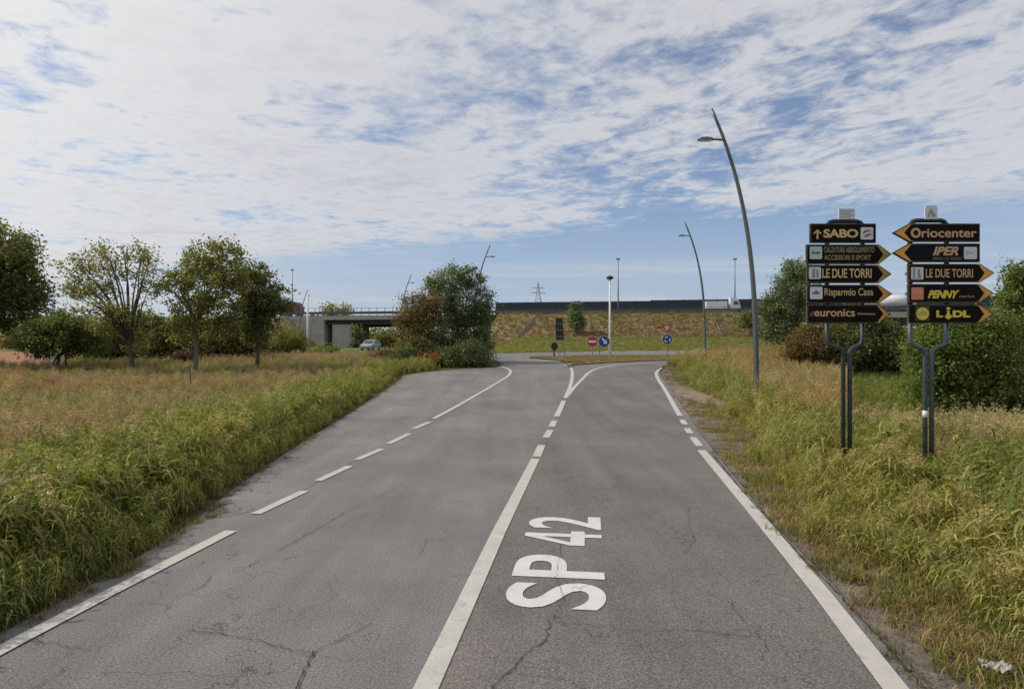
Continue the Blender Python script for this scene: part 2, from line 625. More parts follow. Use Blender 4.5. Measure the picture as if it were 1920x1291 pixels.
# edges of the asphalt, as ground points read off the photograph
left_edge = [(-6.2, -12), (-5.4, -2)] + uns([(-300, 1372), (0, 1192), (150, 1110), (290, 1026), (370, 972), (440, 915), (520, 860), (600, 808), (690, 752), (745, 716), (757, 703)])
right_edge = uns([(1243, 686), (1236, 692), (1240, 705), (1262, 735), (1290, 776), (1322, 824), (1366, 880), (1440, 972), (1560, 1095), (1690, 1235), (1750, 1300)]) + [(3.1, 0), (2.2, -12)]
far_left = uns([(800, 697), (870, 692), (930, 689), (941, 684), (934, 677), (900, 673)])
ROAD = left_edge + far_left + uns([(820, 672), (700, 671), (560, 673), (400, 676), (400, 665), (560, 663), (740, 662), (930, 662), (1040, 660), (1120, 658), (1300, 656.5), (1480, 656), (1480, 668), (1330, 672), (1262, 680)]) + right_edge
ROAD_NEAR = ROAD

xs = sorted(far(-70, -3000, 26)) + list(np.arange(-70, 70.1, .9)) + far(70, 3000, 26)
ys = sorted(far(-20, -400, 8)) + list(np.arange(-20, 140, .9)) + far(140, 4000, 30)
X, Y = np.meshgrid(np.array(xs), np.array(ys))
Z = gz(X, Y)
near = (np.abs(X) < 75) & (Y > -25) & (Y < 145)
offroad = ~poly_mask(X, Y, ROAD)
bump = np.zeros_like(X)
bump[near] = vnoise(X[near], Y[near], .35, 3.3) * .05
Z = Z + np.where(offroad & near, bump, 0) - 0.045
n1 = np.zeros_like(X); n1[near] = vnoise(X[near], Y[near], .12, 9.1)
n2 = np.zeros_like(X); n2[near] = vnoise(X[near], Y[near], .5, 5.1)
soil = np.array([.105, .082, .055]); green = np.array([.075, .095, .030]); lawn = np.array([.175, .20, .068])
orange = np.array([.28, .145, .085]); dry = np.array([.16, .125, .06])
C = np.zeros(X.shape + (3,))
w = np.clip(.5 + n1 * 1.2, 0, 1)[..., None]
C[:] = green * w + soil * (1 - w)
px_ = CX + F * X / np.maximum(Y, 1)
isl = (Y > 66) & (px_ > 905)
C[isl] = (lawn * (1 + n2[isl][:, None] * .3))
isl2 = (Y > 100) & (px_ > 905)
C[isl2] = (lawn * .8 + dry * .2) * (1 + n2[isl2][:, None] * .3)
fld = (px_ < 75) & (Y > 44) & (Y < 90)
C[fld] = orange
yf = (px_ > 545) & (px_ < 640) & (Y > 60) & (Y < 100)
C[yf] = np.array([.26, .22, .09])
C[(Y > 90) & (px_ < 905)] = green * .9 + dry * .3
# gravel strip beside the right road edge
for (ax, ay), (bx, by) in zip(right_edge[:-1], right_edge[1:]):
    L2 = (bx - ax) ** 2 + (by - ay) ** 2
    t = np.clip(((X - ax) * (bx - ax) + (Y - ay) * (by - ay)) / L2, 0, 1)
    dd = np.hypot(X - ax - t * (bx - ax), Y - ay - t * (by - ay))
    k = (np.clip(1.35 - dd, 0, 1) * (Y < 42))[..., None]
    C = C * (1 - k) + np.array([.17, .14, .115]) * k
dp = un(1308, 742)
k = np.exp(-(((X - dp[0]) / .6) ** 2 + ((Y - dp[1]) / 4.5) ** 2))[..., None] * .8
C = C * (1 - k) + np.array([.36, .26, .19]) * k
ground_ob = grid_mesh('ground', X, Y, Z, C, M['ground'], 'structure')


def drape(name, poly, mat, dz, step=1.0, kind='structure', parent=None):
    poly = [tuple(map(float, p)) for p in poly]
    pts, edges = [], []
    n = len(poly)
    ring = []
    for i in range(n):
        a, b = np.array(poly[i]), np.array(poly[(i + 1) % n])
        m = max(1, int(np.hypot(*(b - a)) / step))
        for k in range(m):
            ring.append(a + (b - a) * k / m)
    pts = [Vector(p) for p in ring]
    nr = len(ring)
    edges = [(i, (i + 1) % nr) for i in range(nr)]
    xs_ = [p[0] for p in ring]; ys_ = [p[1] for p in ring]
    gx_, gy_ = np.meshgrid(np.arange(min(xs_), max(xs_), step), np.arange(min(ys_), max(ys_), step))
    ins = poly_mask(gx_, gy_, poly)
    pts += [Vector((a, b)) for a, b in zip(gx_[ins], gy_[ins])]
    V, E, Fc, *_ = delaunay_2d_cdt(pts, edges, [], 1, 1e-4)
    me = bpy.data.meshes.new(name)
    va = np.array([(v[0], v[1]) for v in V])
    za = gz(va[:, 0], va[:, 1]) + dz
    me.from_pydata([(a, b, c) for (a, b), c in zip(va, za)], [], [tuple(f) for f in Fc])
    me.materials.append(mat)
    # face up
    me.update()
    if len(me.polygons) and sum(p.normal.z for p in me.polygons) < 0:
        me.flip_normals()
    return link(name, me, parent, kind)


road = drape('road', ROAD, M['asphalt'], 0.0, .8)
layby = drape('layby_surface', uns([(405, 972), (452, 910), (535, 851), (610, 803), (697, 750), (748, 717), (760, 705), (850, 697), (925, 694), (948, 700), (930, 716), (880, 744), (806, 787), (716, 838), (656, 869), (571, 917), (479, 958)]), M['asphalt_light'], .004, .8)

M['asphalt_dark'] = asphalt_mat('asphalt_dark', .136, (1.06, .96, .90))
drape('right_lane_surface', [(-1.9, -6), (-1.0, 1.5)] + uns([(806, 1291), (871, 1149), (939, 1000), (1008, 861), (1026, 821), (1048, 781), (1066, 745), (1092, 714), (1130, 690), (1180, 684), (1232, 682), (1238, 688), (1229, 698), (1231, 709), (1248, 736), (1273, 780), (1311, 845), (1416, 969), (1536, 1115), (1668, 1291), (1880, 1560)]) + [(2.1, -6)], M['asphalt_dark'], .004, .8)

# splitter island of dry grass and gravel between the two lanes
M['island'] = pm('island_soil', (.25, .21, .15), .95, 0, .35, 1.2, .4)
M['island_gravel'] = pm('island_gravel', (.24, .22, .20), .95, 0, .3, 5, .4)
ISL = uns([(1066, 690), (1075, 684.5), (1100, 683), (1140, 680), (1200, 677.5), (1238, 676), (1300, 672), (1300, 667), (1180, 667), (1100, 667.5), (1045, 669), (1000, 668.5), (990, 671), (1040, 675), (1060, 679)])
isl_ob = drape('splitter_island', ISL, M['island'], .06, .8)


def strip(name, pts, w, mat, dz=.008, step=.4, parent=None, kind='structure', jit=0.0):
    """a painted line: pts are ground points along its centre"""
    P_ = [np.array(p, float) for p in pts]
    dense = []
    for a, b in zip(P_[:-1], P_[1:]):
        m = max(1, int(np.hypot(*(b - a)) / step))
        for k in range(m):
            dense.append(a + (b - a) * k / m)
    dense.append(P_[-1])
    vs, fs = [], []
    for i, p in enumerate(dense):
        t = dense[min(i + 1, len(dense) - 1)] - dense[max(i - 1, 0)]
        t = t / (np.hypot(*t) + 1e-9)
        nrm = np.array([-t[1], t[0]])
        ww = w * (1 + random.uniform(-jit, jit)) / 2
        for s in (1, -1):
            q = p + nrm * ww * s
            vs.append((q[0], q[1], float(gz(q[0], q[1])) + dz))
    for i in range(len(dense) - 1):
        fs.append((2 * i, 2 * i + 1, 2 * i + 3, 2 * i + 2))
    mb = MB(); mb.add(vs, fs)
    o = mb.build(name, mat, parent)
    if sum(p.normal.z for p in o.data.polygons) < 0:
        o.data.flip_normals()
    if kind:
        o['kind'] = kind
    return o


def smooth_pts(pts, n=6):
    P_ = [np.array(p, float) for p in pts]
    out = []
    for i in range(len(P_) - 1):
        p0 = P_[max(i - 1, 0)]; p1 = P_[i]; p2 = P_[i + 1]; p3 = P_[min(i + 2, len(P_) - 1)]
        for k in range(n):
            t = k / n
            out.append(.5 * ((2 * p1) + (-p0 + p2) * t + (2 * p0 - 5 * p1 + 4 * p2 - p3) * t * t + (-p0 + 3 * p1 - 3 * p2 + p3) * t ** 3))
    out.append(P_[-1])
    return out


def mark(pxs, w=.16, sm=False, extra=None):
    g = uns(pxs)
    if extra:
        g = extra + g
    if sm:
        g = smooth_pts(g)
    strip('road_marking', g, w, M['paint'], .012, .5, road, None)


mark([(0, 1221), (220, 1108), (433, 996)], .17, extra=[(-4.9, -6), (-4.35, 3.2)])
for a, b in (((479, 964), (571, 922)), ((596, 902), (656, 874)), ((669, 862), (716, 842)), ((729, 832), (768, 813)), ((776, 804), (806, 791))):
    mark([a, b], .16)
mark([(813, 785), (880, 748), (930, 719), (952, 705), (957, 698), (954, 692), (940, 687)], .16, True)
mark([(800, 1291), (866, 1149), (935, 1000), (1004, 861)], .185, extra=[(-1.9, -6), (-1.0, 1.5)])
for a, b in (((1006, 857), (1015.5, 835)), ((1023.5, 821), (1031.5, 807)), ((1034, 800), (1039.5, 789)), ((1043.5, 781), (1057, 751.5))):
    mark([a, b], .19)
mark([(1060.5, 746), (1071, 718), (1073, 698), (1068.5, 688.5), (1057, 682.5), (1031, 677.8), (1000, 674.5)], .18, True)
mark([(1064.5, 741), (1076, 727), (1090, 712.5), (1107, 696.5), (1128, 688.5), (1163, 683.5), (1206, 680.5), (1236, 679.2)], .18, True)
mark([(1240, 690), (1231, 698), (1233, 709), (1250, 736), (1275, 780)], .18, True)
for a, b in (((1278.5, 787), (1285, 796)), ((1288, 803), (1294.5, 812.5)), ((1299, 820), (1312, 837))):
    mark([a, b], .18)
mark([(1315, 845), (1420, 969), (1540, 1115), (1676, 1291), (1906, 1580)], .19)

# cracks
def crack(pxs, w=.014, rough=.026):
    w = w * .6
    g = uns(pxs)
    out = []
    for (ax, ay), (bx, by) in zip(g[:-1], g[1:]):
        L_ = math.hypot(bx - ax, by - ay)
        m = max(2, int(L_ / .05))
        for k in range(m):
            t = k / m
            out.append((ax + (bx - ax) * t + random.gauss(0, rough * .5), ay + (by - ay) * t + random.gauss(0, rough * .5)))
    out.append(g[-1])
    strip('asphalt_crack', out, w, M['crack'], .013, 5, road, None, jit=.6)


crack([(345, 1187), (410, 1190), (470, 1200), (505, 1212), (550, 1225), (585, 1227)], .014)
crack([(585, 1227), (610, 1218), (640, 1200), (697, 1170)], .013)
crack([(585, 1227), (575, 1252), (560, 1280), (556, 1310)], .018)
crack([(522, 1034), (560, 1013), (610, 985), (640, 965), (682, 944)], .012)
crack([(345, 1118), (378, 1102), (395, 1084)], .012)
crack([(500, 1048), (470, 1062), (440, 1075)], .008)
crack([(60, 1300), (110, 1265), (128, 1250)], .012)
crack([(60, 1200), (130, 1216), (170, 1224)], .009)
crack([(1052, 1025), (1043, 1086), (1057, 1126), (1033, 1168)], .008)
crack([(1033, 1168), (1023, 1201), (981, 1232), (962, 1257), (936, 1280), (915, 1310)], .013)
crack([(1075, 1170), (1180, 1184), (1310, 1188), (1400, 1196)], .008)
crack([(1290, 952), (1292, 990), (1304, 1012), (1285, 1040)], .008)
crack([(1375, 1130), (1378, 1150), (1400, 1170)], .008)
crack([(700, 936), (760, 905), (835, 880)], .008)
crack([(840, 1020), (800, 1010), (790, 1040)], .006)
crack([(1420, 1190), (1438, 1215), (1430, 1240)], .008)
crack([(640, 1010), (700, 1003), (760, 985)], .006)
cr_rnd = random.Random(11)
for _ in range(26):
    px0, py0 = cr_rnd.uniform(120, 1500), cr_rnd.choice([cr_rnd.uniform(860, 1280), cr_rnd.uniform(790, 1000)])
    a0 = un(px0, py0)
    if not poly_mask(np.array([a0[0]]), np.array([a0[1]]), ROAD)[0]:
        continue
    hd = cr_rnd.choice([R(83), R(83), cr_rnd.uniform(0, math.pi), R(-5)]) + cr_rnd.gauss(0, .25)
    seg, p_ = [a0], a0
    for _k in range(cr_rnd.randint(12, 70)):
        hd += cr_rnd.gauss(0, .22)
        hj = hd + cr_rnd.gauss(0, .7)
        p_ = (p_[0] + .055 * math.cos(hj), p_[1] + .055 * math.sin(hj))
        seg.append(p_)
        hd += (R(83) - hd) * .03 if abs(math.sin(hd)) > .6 else 0
    q_ = np.array(seg)
    if poly_mask(q_[:, 0], q_[:, 1], ROAD).all() and abs(q_[:, 0]).max() < 8:
        strip('asphalt_crack', seg, cr_rnd.uniform(.002, .0038), M['crack'], .0135, 5, road, None, jit=.7)
strip('edge_crack', [(p[0] - .02 + random.gauss(0, .012), p[1]) for p in smooth_pts(uns([(1335, 848), (1392, 918), (1478, 1015), (1588, 1128), (1690, 1238), (1752, 1305)]), 14)], .022, M['crack'], .008, 5, road, None, jit=.7)


# lettering -----------------------------------------------------------------
def text_verts(s, bold=0.0, space=1.0, shear=0.0, word=1.0):
    cu = bpy.data.curves.new('txt', 'FONT')
    cu.body = s
    cu.size = 1.0
    cu.offset = bold
    cu.space_character = space
    cu.shear = shear
    cu.space_word = word
    cu.resolution_u = 6
    ob = bpy.data.objects.new('txt', cu)
    COL.objects.link(ob)
    dg = bpy.context.evaluated_depsgraph_get()
    me = bpy.data.meshes.new_from_object(ob.evaluated_get(dg))
    vs = np.array([v.co[:] for v in me.vertices]); fs = [tuple(p.vertices) for p in me.polygons]
    bpy.data.objects.remove(ob); bpy.data.curves.remove(cu); bpy.data.meshes.remove(me)
    vs = vs[:, :2]
    lo, hi = vs.min(0), vs.max(0)
    return (vs - lo) / (hi - lo), fs


def overlay_text():  # map overlay label, added flat on the road as if painted there
    # text runs away from the camera; letter tops point left
    base0 = np.array([0.885, 5.95]); dirv = np.array([.118, 1.0]); dirv = dirv / np.hypot(*dirv)
    left = np.array([-dirv[1], dirv[0]])
    H_ = .99
    four = ([(.57, 0), (.80, 0), (.80, .22), (.57, .22), (0, .22), (1, .22), (1, .40), (0, .40), (.57, .40), (.80, .40), (.80, 1), (.57, 1), (.20, .40), (.57, .76)],
            [(0, 1, 2, 3), (4, 3, 2, 5, 6, 9, 8, 12, 7), (8, 9, 10, 11, 13), (7, 12, 13, 11)])
    mb = MB()
    for ch, a0, a1 in (('S', 0.0, .66), ('P', .80, 1.52), ('4', 1.90, 2.50), ('2', 2.60, 3.22)):
        uv, fs = four if ch == '4' else text_verts(ch, .018)
        vs = []
        for a, b in uv:
            p = base0 + dirv * (a0 + a * (a1 - a0)) + left * b * H_
            vs.append((p[0], p[1], float(gz(*p)) + .012))
        mb.add(vs, fs)
    o = mb.build('overlay_lettering', M['overlay_paint'], road)
    if sum(p.normal.z for p in o.data.polygons) < 0:
        o.data.flip_normals()


overlay_text()

# ------------------------------------------------------------------ motorway, embankment, bridges
A0 = np.array([-40.0, 150.0]); DV = np.array([90.0, -15.0]); DV = DV / np.hypot(*DV)
NV = np.array([DV[1], -DV[0]])                # towards the camera
TOP = 9.0


def mw(X_, off=0.0):
    """ground-plan point on the motorway at world x (near edge), shifted off metres towards the camera"""
    s = (X_ - A0[0]) / DV[0]
    p = A0 + DV * s + NV * off
    return p


def bank(name, Xa, Xb, taper_a, taper_b, seed, colfn):
    S = np.arange(Xa, Xb + .01, 1.2)
    offs = np.array([15, 13.5, 12, 10.5, 9, 7.5, 6, 4.5, 3, 1.6, .5, -.6, -26, -30, -45.])
    hf = np.array([-.02, .06, .17, .29, .41, .53, .65, .77, .89, .97, 1, 1, 1, .9, -.02])
    XX = np.zeros((len(offs), len(S))); YY = XX.copy(); ZZ = XX.copy()
    for i, o in enumerate(offs):
        for j, s in enumerate(S):
            p = mw(s, o)
            XX[i, j], YY[i, j] = p
    tt = np.ones(len(S))
    if taper_a:
        tt *= np.clip((S - Xa) / taper_a, 0, 1)
    if taper_b:
        tt *= np.clip((Xb - S) / taper_b, 0, 1)
    base = gz(XX, YY) - .1
    nn = vnoise(XX, YY, .22, seed)
    ZZ = base + (TOP - .12 - base) * hf[:, None] * tt[None, :]
    ZZ[:11] += nn[:11] * .32 + vnoise(XX, YY, .7, seed + 2)[:11] * .1
    C_ = colfn(XX, YY, (ZZ - base) / (TOP - base), nn)
    return grid_mesh(name, XX, YY, ZZ, C_, M['bank'], 'structure')


def bank_col(XX, YY, h, nn):
    a = np.array([.225, .195, .10]); b = np.array([.16, .165, .07]); c = np.array([.235, .16, .11])
    n3 = vnoise(XX, YY, .09, 2.2)
    w1 = np.clip(.5 + nn * .7 + (h - .5) * 1.1, 0, 1)[..., None]
    col = c * (1 - w1) + a * w1
    w2 = np.clip(.35 + n3 * 1.4, 0, 1)[..., None] * .7
    return col * (1 - w2) + b * w2


bank('embankment', -8.5, 76, 6, 5, 4.4, bank_col)
bank('embankment', -330, -45.5, 0, 8, 8.8, bank_col)
bank('embankment', 103, 460, 5, 0, 6.6, bank_col)

def quadstrip(mb, Xa, Xb, o0, o1, z0, z1, step=6.0):
    """box running along the motorway between two world-x, plan offsets and heights"""
    n = max(1, int((Xb - Xa) / step))
    for i in range(n):
        pass
    a0, a1 = mw(Xa, o0), mw(Xa, o1); b0, b1 = mw(Xb, o0), mw(Xb, o1)
    vs = [(*a0, z0), (*b0, z0), (*b1, z0), (*a1, z0), (*a0, z1), (*b0, z1), (*b1, z1), (*a1, z1)]
    mb.add(vs, [(0, 3, 2, 1), (4, 5, 6, 7), (0, 1, 5, 4), (1, 2, 6, 5), (2, 3, 7, 6), (3, 0, 4, 7)])
    return mb


m = MB(); quadstrip(m, -330, 460, -1.5, -24.5, TOP - .1, TOP + .03)
m.build('motorway', M['asphalt'], kind='structure')

br = thing('road_bridge', 'long concrete motorway overpass at left, dark girders over a pale wall pier', 'bridge', (*mw(-30), 0))
quadstrip(MB(), -53, -7.5, .2, -26, 7.95, 8.86).build('deck_slab', M['concrete'], br)
for k in range(6):
    o = -.9 - k * 4.6
    quadstrip(MB(), -44.2, -12, o, o - 1.2, 6.85, 7.94).build('girder', M['girder'], br)
mb = MB()
mb.prism([(-53.5, .5), (-44.2, .5), (-44.2, 7.94), (-53.5, 7.94)], lambda a, b, t: (*mw(a, t), b), .12, -26)
mb.build('abutment', M['concrete'], br)
pr = MB().box((*mw(-40.1, -6), 4.2), (4.8, 11, 5.3), R(-9)).build('pier', M['concrete'], br)
MB().box((*mw(-24.5, -6), 4.2), (1.4, 11, 5.3), R(-9)).build('pier', M['concrete'], br)

br2 = thing('road_bridge', 'motorway viaduct at far right seen between and beyond the two sign stacks', 'bridge', (*mw(90), 0))
quadstrip(MB(), 72.5, 107, .2, -26, 7.7, 8.86).build('deck_slab', M['concrete'], br2)
for k in range(4):
    o = -.9 - k * 6
    quadstrip(MB(), 75, 104.5, o, o - 1.2, 6.4, 7.69).build('girder', M['girder'], br2)
MB().box((*mw(90, -8), 4.6), (1.4, 14, 3.5), R(-9)).build('pier', M['concrete'], br2)


# guard rail on the near edge
def guard(name, label, Xa, Xb, off, tall, mat=M['rail'], step=1.5, z=TOP):
    r = thing(name, label, 'guard rail', (*mw((Xa + Xb) / 2, off), z))
    mb = MB()
    quadstrip(mb, Xa, Xb, off + .05, off - .05, z + .28, z + .9)
    mb.build('rail', mat, r)
    quadstrip(MB(), Xa, Xb, off + .04, off - .04, z + tall - .07, z + tall).build('handrail', mat, r)
    pb = MB()
    x = Xa
    while x < Xb:
        p = mw(x, off)
        pb.box((p[0], p[1], z + (tall - .15) / 2 - .07), (.1, .1, tall + .15), R(-9))
        x += step
    pb.build('post', mat, r, kind='stuff')
    return r


guard('guard_rail', 'steel guard rail with thin posts along the left overpass', -60, -9, -.4, 1.75, step=1.9)
guard('guard_rail', 'steel guard rail on top of the grassy embankment', -8.8, 75, -.6, 1.25, step=2.7)
guard('guard_rail', 'steel guard rail on the far right viaduct', 75.3, 125, -.4, 1.6, step=2.7)

nb = thing('noise_barrier', 'long dark noise barrier of panels along the top of the motorway embankment', 'barrier', (*mw(60, -24), TOP))
PW = 4.0
def barrier_z(i):
    return 4.15 if i < 10 else (4.35 if i < 22 else 4.5)
pmesh = {}
xk = -8.2
i = 0
while xk < 150:
    h = barrier_z(i)
    if h not in pmesh:
        q = MB()
        q.box((0, 0, h / 2), (PW - .16, .12, h))
        for kk in range(3):
            q.box((0, -.085, h * (kk + .5) / 3), (PW - .3, .05, h / 3 - .12))
        pmesh[h] = (q, None)
    q, me0 = pmesh[h]
    p = mw(xk + PW / 2, -24)
    if me0 is None:
        o = q.build('barrier_panel', M['barrier'], nb, off=(0, 0, 0))
        pmesh[h] = (q, o.data)
    else:
        o = link('barrier_panel', me0, nb)
    o.location = (p[0] - nb.location.x, p[1] - nb.location.y, 0)
    o.rotation_euler = (0, 0, math.atan2(DV[1], DV[0]))
    p = mw(xk, -24)
    if i == 0:
        po = MB().box((0, 0, 2.3), (.2, .22, 4.6)).build('barrier_post', M['barrier_post'], nb, off=(0, 0, 0)); pmd = po.data
    else:
        po = link('barrier_post', pmd, nb)
    po.location = (p[0] - nb.location.x, p[1] - nb.location.y, 0)
    po.scale = (1, 1, h / 4.6 + .02)
    xk += PW * DV[0]; i += 1

# drainage channels down the bank
for (xa, da), lb in zip(((15.6, -1.0), (42.5, 0.5), (6.6, -3.0)), ('dark drainage channel down the middle of the bank', 'dark drainage channel down the bank right of the far lamp', 'dark drainage channel down the bank at its left end')):
    t0, t1 = mw(xa, .6), mw(xa + da, 13.5)
    z1 = float(gz(*t1)) + .1
    rt = thing('drainage_channel', lb, 'drain channel', (t1[0], t1[1], z1))
    for sgn in (-1, 1):
        MB().tube([(t0[0] + sgn * .3, t0[1], TOP + .1), ((t0[0] * .5 + t1[0] * .5) + sgn * .3, (t0[1] + t1[1]) / 2, (TOP + z1) / 2 + .32), (t1[0] + sgn * .3, t1[1], z1 + .2)], .12, 5).build('kerb', M['concrete_dark'], rt)
    MB().tube([(t0[0], t0[1], TOP + .02), ((t0[0] + t1[0]) / 2, (t0[1] + t1[1]) / 2, (TOP + z1) / 2 + .22), (t1[0], t1[1], z1 + .1)], .17, 6).build('channel_bed', M['girder'], rt)

# ------------------------------------------------------------------ lamp posts
def curved_lamp(label, loc, mirror, group):
    r = thing('street_lamp', label, 'street lamp', loc, 0, group)
    sg = -1 if not mirror else 1
    H = 11.5
    pts, rad = [], []
    for k in range(25):
        f = k / 24
        pts.append((sg * 1.75 * f ** 3.1, 0, -.3 + (H + .3) * f)); rad.append(.118 - .06 * f)
    MB().tube(pts, rad, 12).build('pole', M['lamp_steel'], r, off=(0, 0, 0), smooth=True)
    MB().tube([(0, 0, -.1), (0, 0, .25), (0, 0, .3)], [.17, .17, .12], 12).build('base_collar', M['concrete'], r, off=(0, 0, 0))
    za = H * .895
    xa = sg * 1.75 * .895 ** 3.1
    MB().tube([(xa, 0, za), (xa + sg * .45, 0, za + .03)], [.045, .035], 8).build('arm', M['lamp_steel'], r, off=(0, 0, 0))
    hb = MB()
    prof = [(.42, .0, .07), (.5, .05, .1), (.7, .07, .16), (.95, .05, .15), (1.05, .0, .08)]
    vs, fs = [], []
    for (a, t, wd) in prof:
        for yy_, zz_ in ((-wd, -.035), (wd, -.035), (wd * .75, t), (-wd * .75, t)):
            vs.append((xa + sg * a, yy_, za + .03 + zz_))
    for k in range(len(prof) - 1):
        for e in range(4):
            e2 = (e + 1) % 4
            fs.append((k * 4 + e, k * 4 + e2, k * 4 + 4 + e2, k * 4 + 4 + e))
    fs += [(0, 1, 2, 3), (16, 17, 18, 19)]
    hb.add(vs, fs)
    hd = hb.build('lamp_head', M['lamp_steel'], r, off=(0, 0, 0))
    MB().box((xa + sg * .76, 0, za - .022), (.42, .2, .03)).build('diffuser', M['sign_white'], hd, off=(0, 0, 0))
    MB().box((0, -.117, 1.1), (.1, .02, .32)).build('access_door', M['galv'], r, off=(0, 0, 0))
    return r


grp = 'curved street lamps round the junction'
curved_lamp('tallest curved grey street lamp rising from the right verge, leaning over the road', gx(1418, 25.0), False, grp)
curved_lamp('second curved street lamp on the right verge, beyond the tallest one', gx(1322, 54.5), False, grp)
lg = curved_lamp('curved street lamp rising behind the big bushy tree left of the road', gx(888, 68), True, grp)
for (px, D, lb) in ((750, 99, 'thin curved street lamp standing out above the right end of the overpass'), (561, 126, 'farthest curved street lamp, faint, above the left end of the overpass')):
    c = copy_tree(lg); c.location = gx(px, D); c['label'] = lb


def straight_pole(name, label, cat, loc, H, r0, mat, head, group=None):
    r = thing(name, label, cat, loc, 0, group)
    MB().tube([(0, 0, -.3), (0, 0, H * .5), (0, 0, H)], [r0, r0 * .8, r0 * .55], 10).build('pole', mat, r, off=(0, 0, 0), smooth=True)
    if head == 'ball':
        MB().tube([(0, 0, H - .02), (0, 0, H + .03), (0, 0, H + .14), (0, 0, H + .26), (0, 0, H + .32)], [.1, .26, .32, .24, .06], 12).build('lamp_head', M['dark_metal'], r, off=(0, 0, 0))
    elif head == 'crown':
        MB().tube([(0, 0, H - .1), (0, 0, H + .1), (0, 0, H + .2)], [.2, .24, .14], 10).build('lamp_head', M['galv'], r, off=(0, 0, 0))
        for k in range(4):
            w_ = k * math.pi / 2 + .4
            MB().box((math.cos(w_) * .36, math.sin(w_) * .36, H + .05), (.22, .2, .26), w_).build('floodlight', M['dark_metal'], r, off=(0, 0, 0))
    return r


straight_pole('street_lamp', 'white straight lamp post with dark round head on the splitter island', 'street lamp', gx(1143.5, 54.5), 6.6, .11, M['white_metal'], 'ball')
for px, top, D, lb in ((1159, 486, 152, 'tall thin motorway light mast behind the white lamp post'), (1378, 486, 150, 'tall thin motorway light mast beyond the white lorry'), (548, 506, 172, 'faint thin motorway light mast above the red lorry at left')):
    X_ = (px - CX) * D / F
    zt = CAMH + (HY - top) * D / F
    straight_pole('light_mast', lb, 'light mast', (X_, D, TOP), zt - TOP, .17, M['galv'], 'crown', 'motorway light masts')
straight_pole('street_lamp', 'pale straight lamp post in front of the overpass abutment', 'street lamp', gx(577, 118), 10.0, .26, M['white_metal'], None)

# ------------------------------------------------------------------ the two sign stacks
def PX(px, py, D, dy=0.0):
    v = at(px, py, D); v.y -= dy
    return v


def poly_plate(name, poly_px, D, y0, y1, mat, parent, bev=False):
    mb = MB()
    mb.prism(poly_px, lambda a, b, t: PX(a, b, D, t), y0, y1)
    return mb.build(name, mat, parent)


def fit_text(s, box, D, y, mat, parent, bold=0.0, shear=0.0, space=1.0, name='lettering'):
    uv, fs = text_verts(s, bold, space, shear)
    x0, y0, x1, y1 = box
    vs = [PX(x0 + a * (x1 - x0), y1 - b * (y1 - y0), D, y) for a, b in uv]
    mb = MB(); mb.add(vs, fs)
    o = mb.build(name, mat, parent)
    if sum(p.normal.y * p.area for p in o.data.polygons) > 0:
        o.data.flip_normals()
    return o


def arrow_poly(x0, x1, xt, y0, y1, r=0.0):
    """body x0..x1 with a point at xt (right if xt > x1, left if xt < x0), or a rectangle"""
    ym = (y0 + y1) / 2
    if xt is None:
        return [(x0, y0), (x1, y0), (x1, y1), (x0, y1)]
    if xt > x1:
        return [(x0, y0), (x1, y0), (xt, ym), (x1, y1), (x0, y1)]
    return [(x0, y0), (x1, y0), (x1, y1), (x0, y1), (xt, ym)]


def round_rect(x0, y0, x1, y1, r, n=4):
    out = []
    for cx, cy, a0 in ((x1 - r, y0 + r, -90), (x1 - r, y1 - r, 0), (x0 + r, y1 - r, 90), (x0 + r, y0 + r, 180)):
        for k in range(n + 1):
            a = R(a0 + 90 * k / n)
            out.append((cx + r * math.cos(a), cy + r * math.sin(a)))
    return out


def circle(cx, cy, rx, ry=None, n=20):
    ry = ry or rx
    return [(cx + rx * math.cos(2 * math.pi * k / n), cy + ry * math.sin(2 * math.pi * k / n)) for k in range(n)]


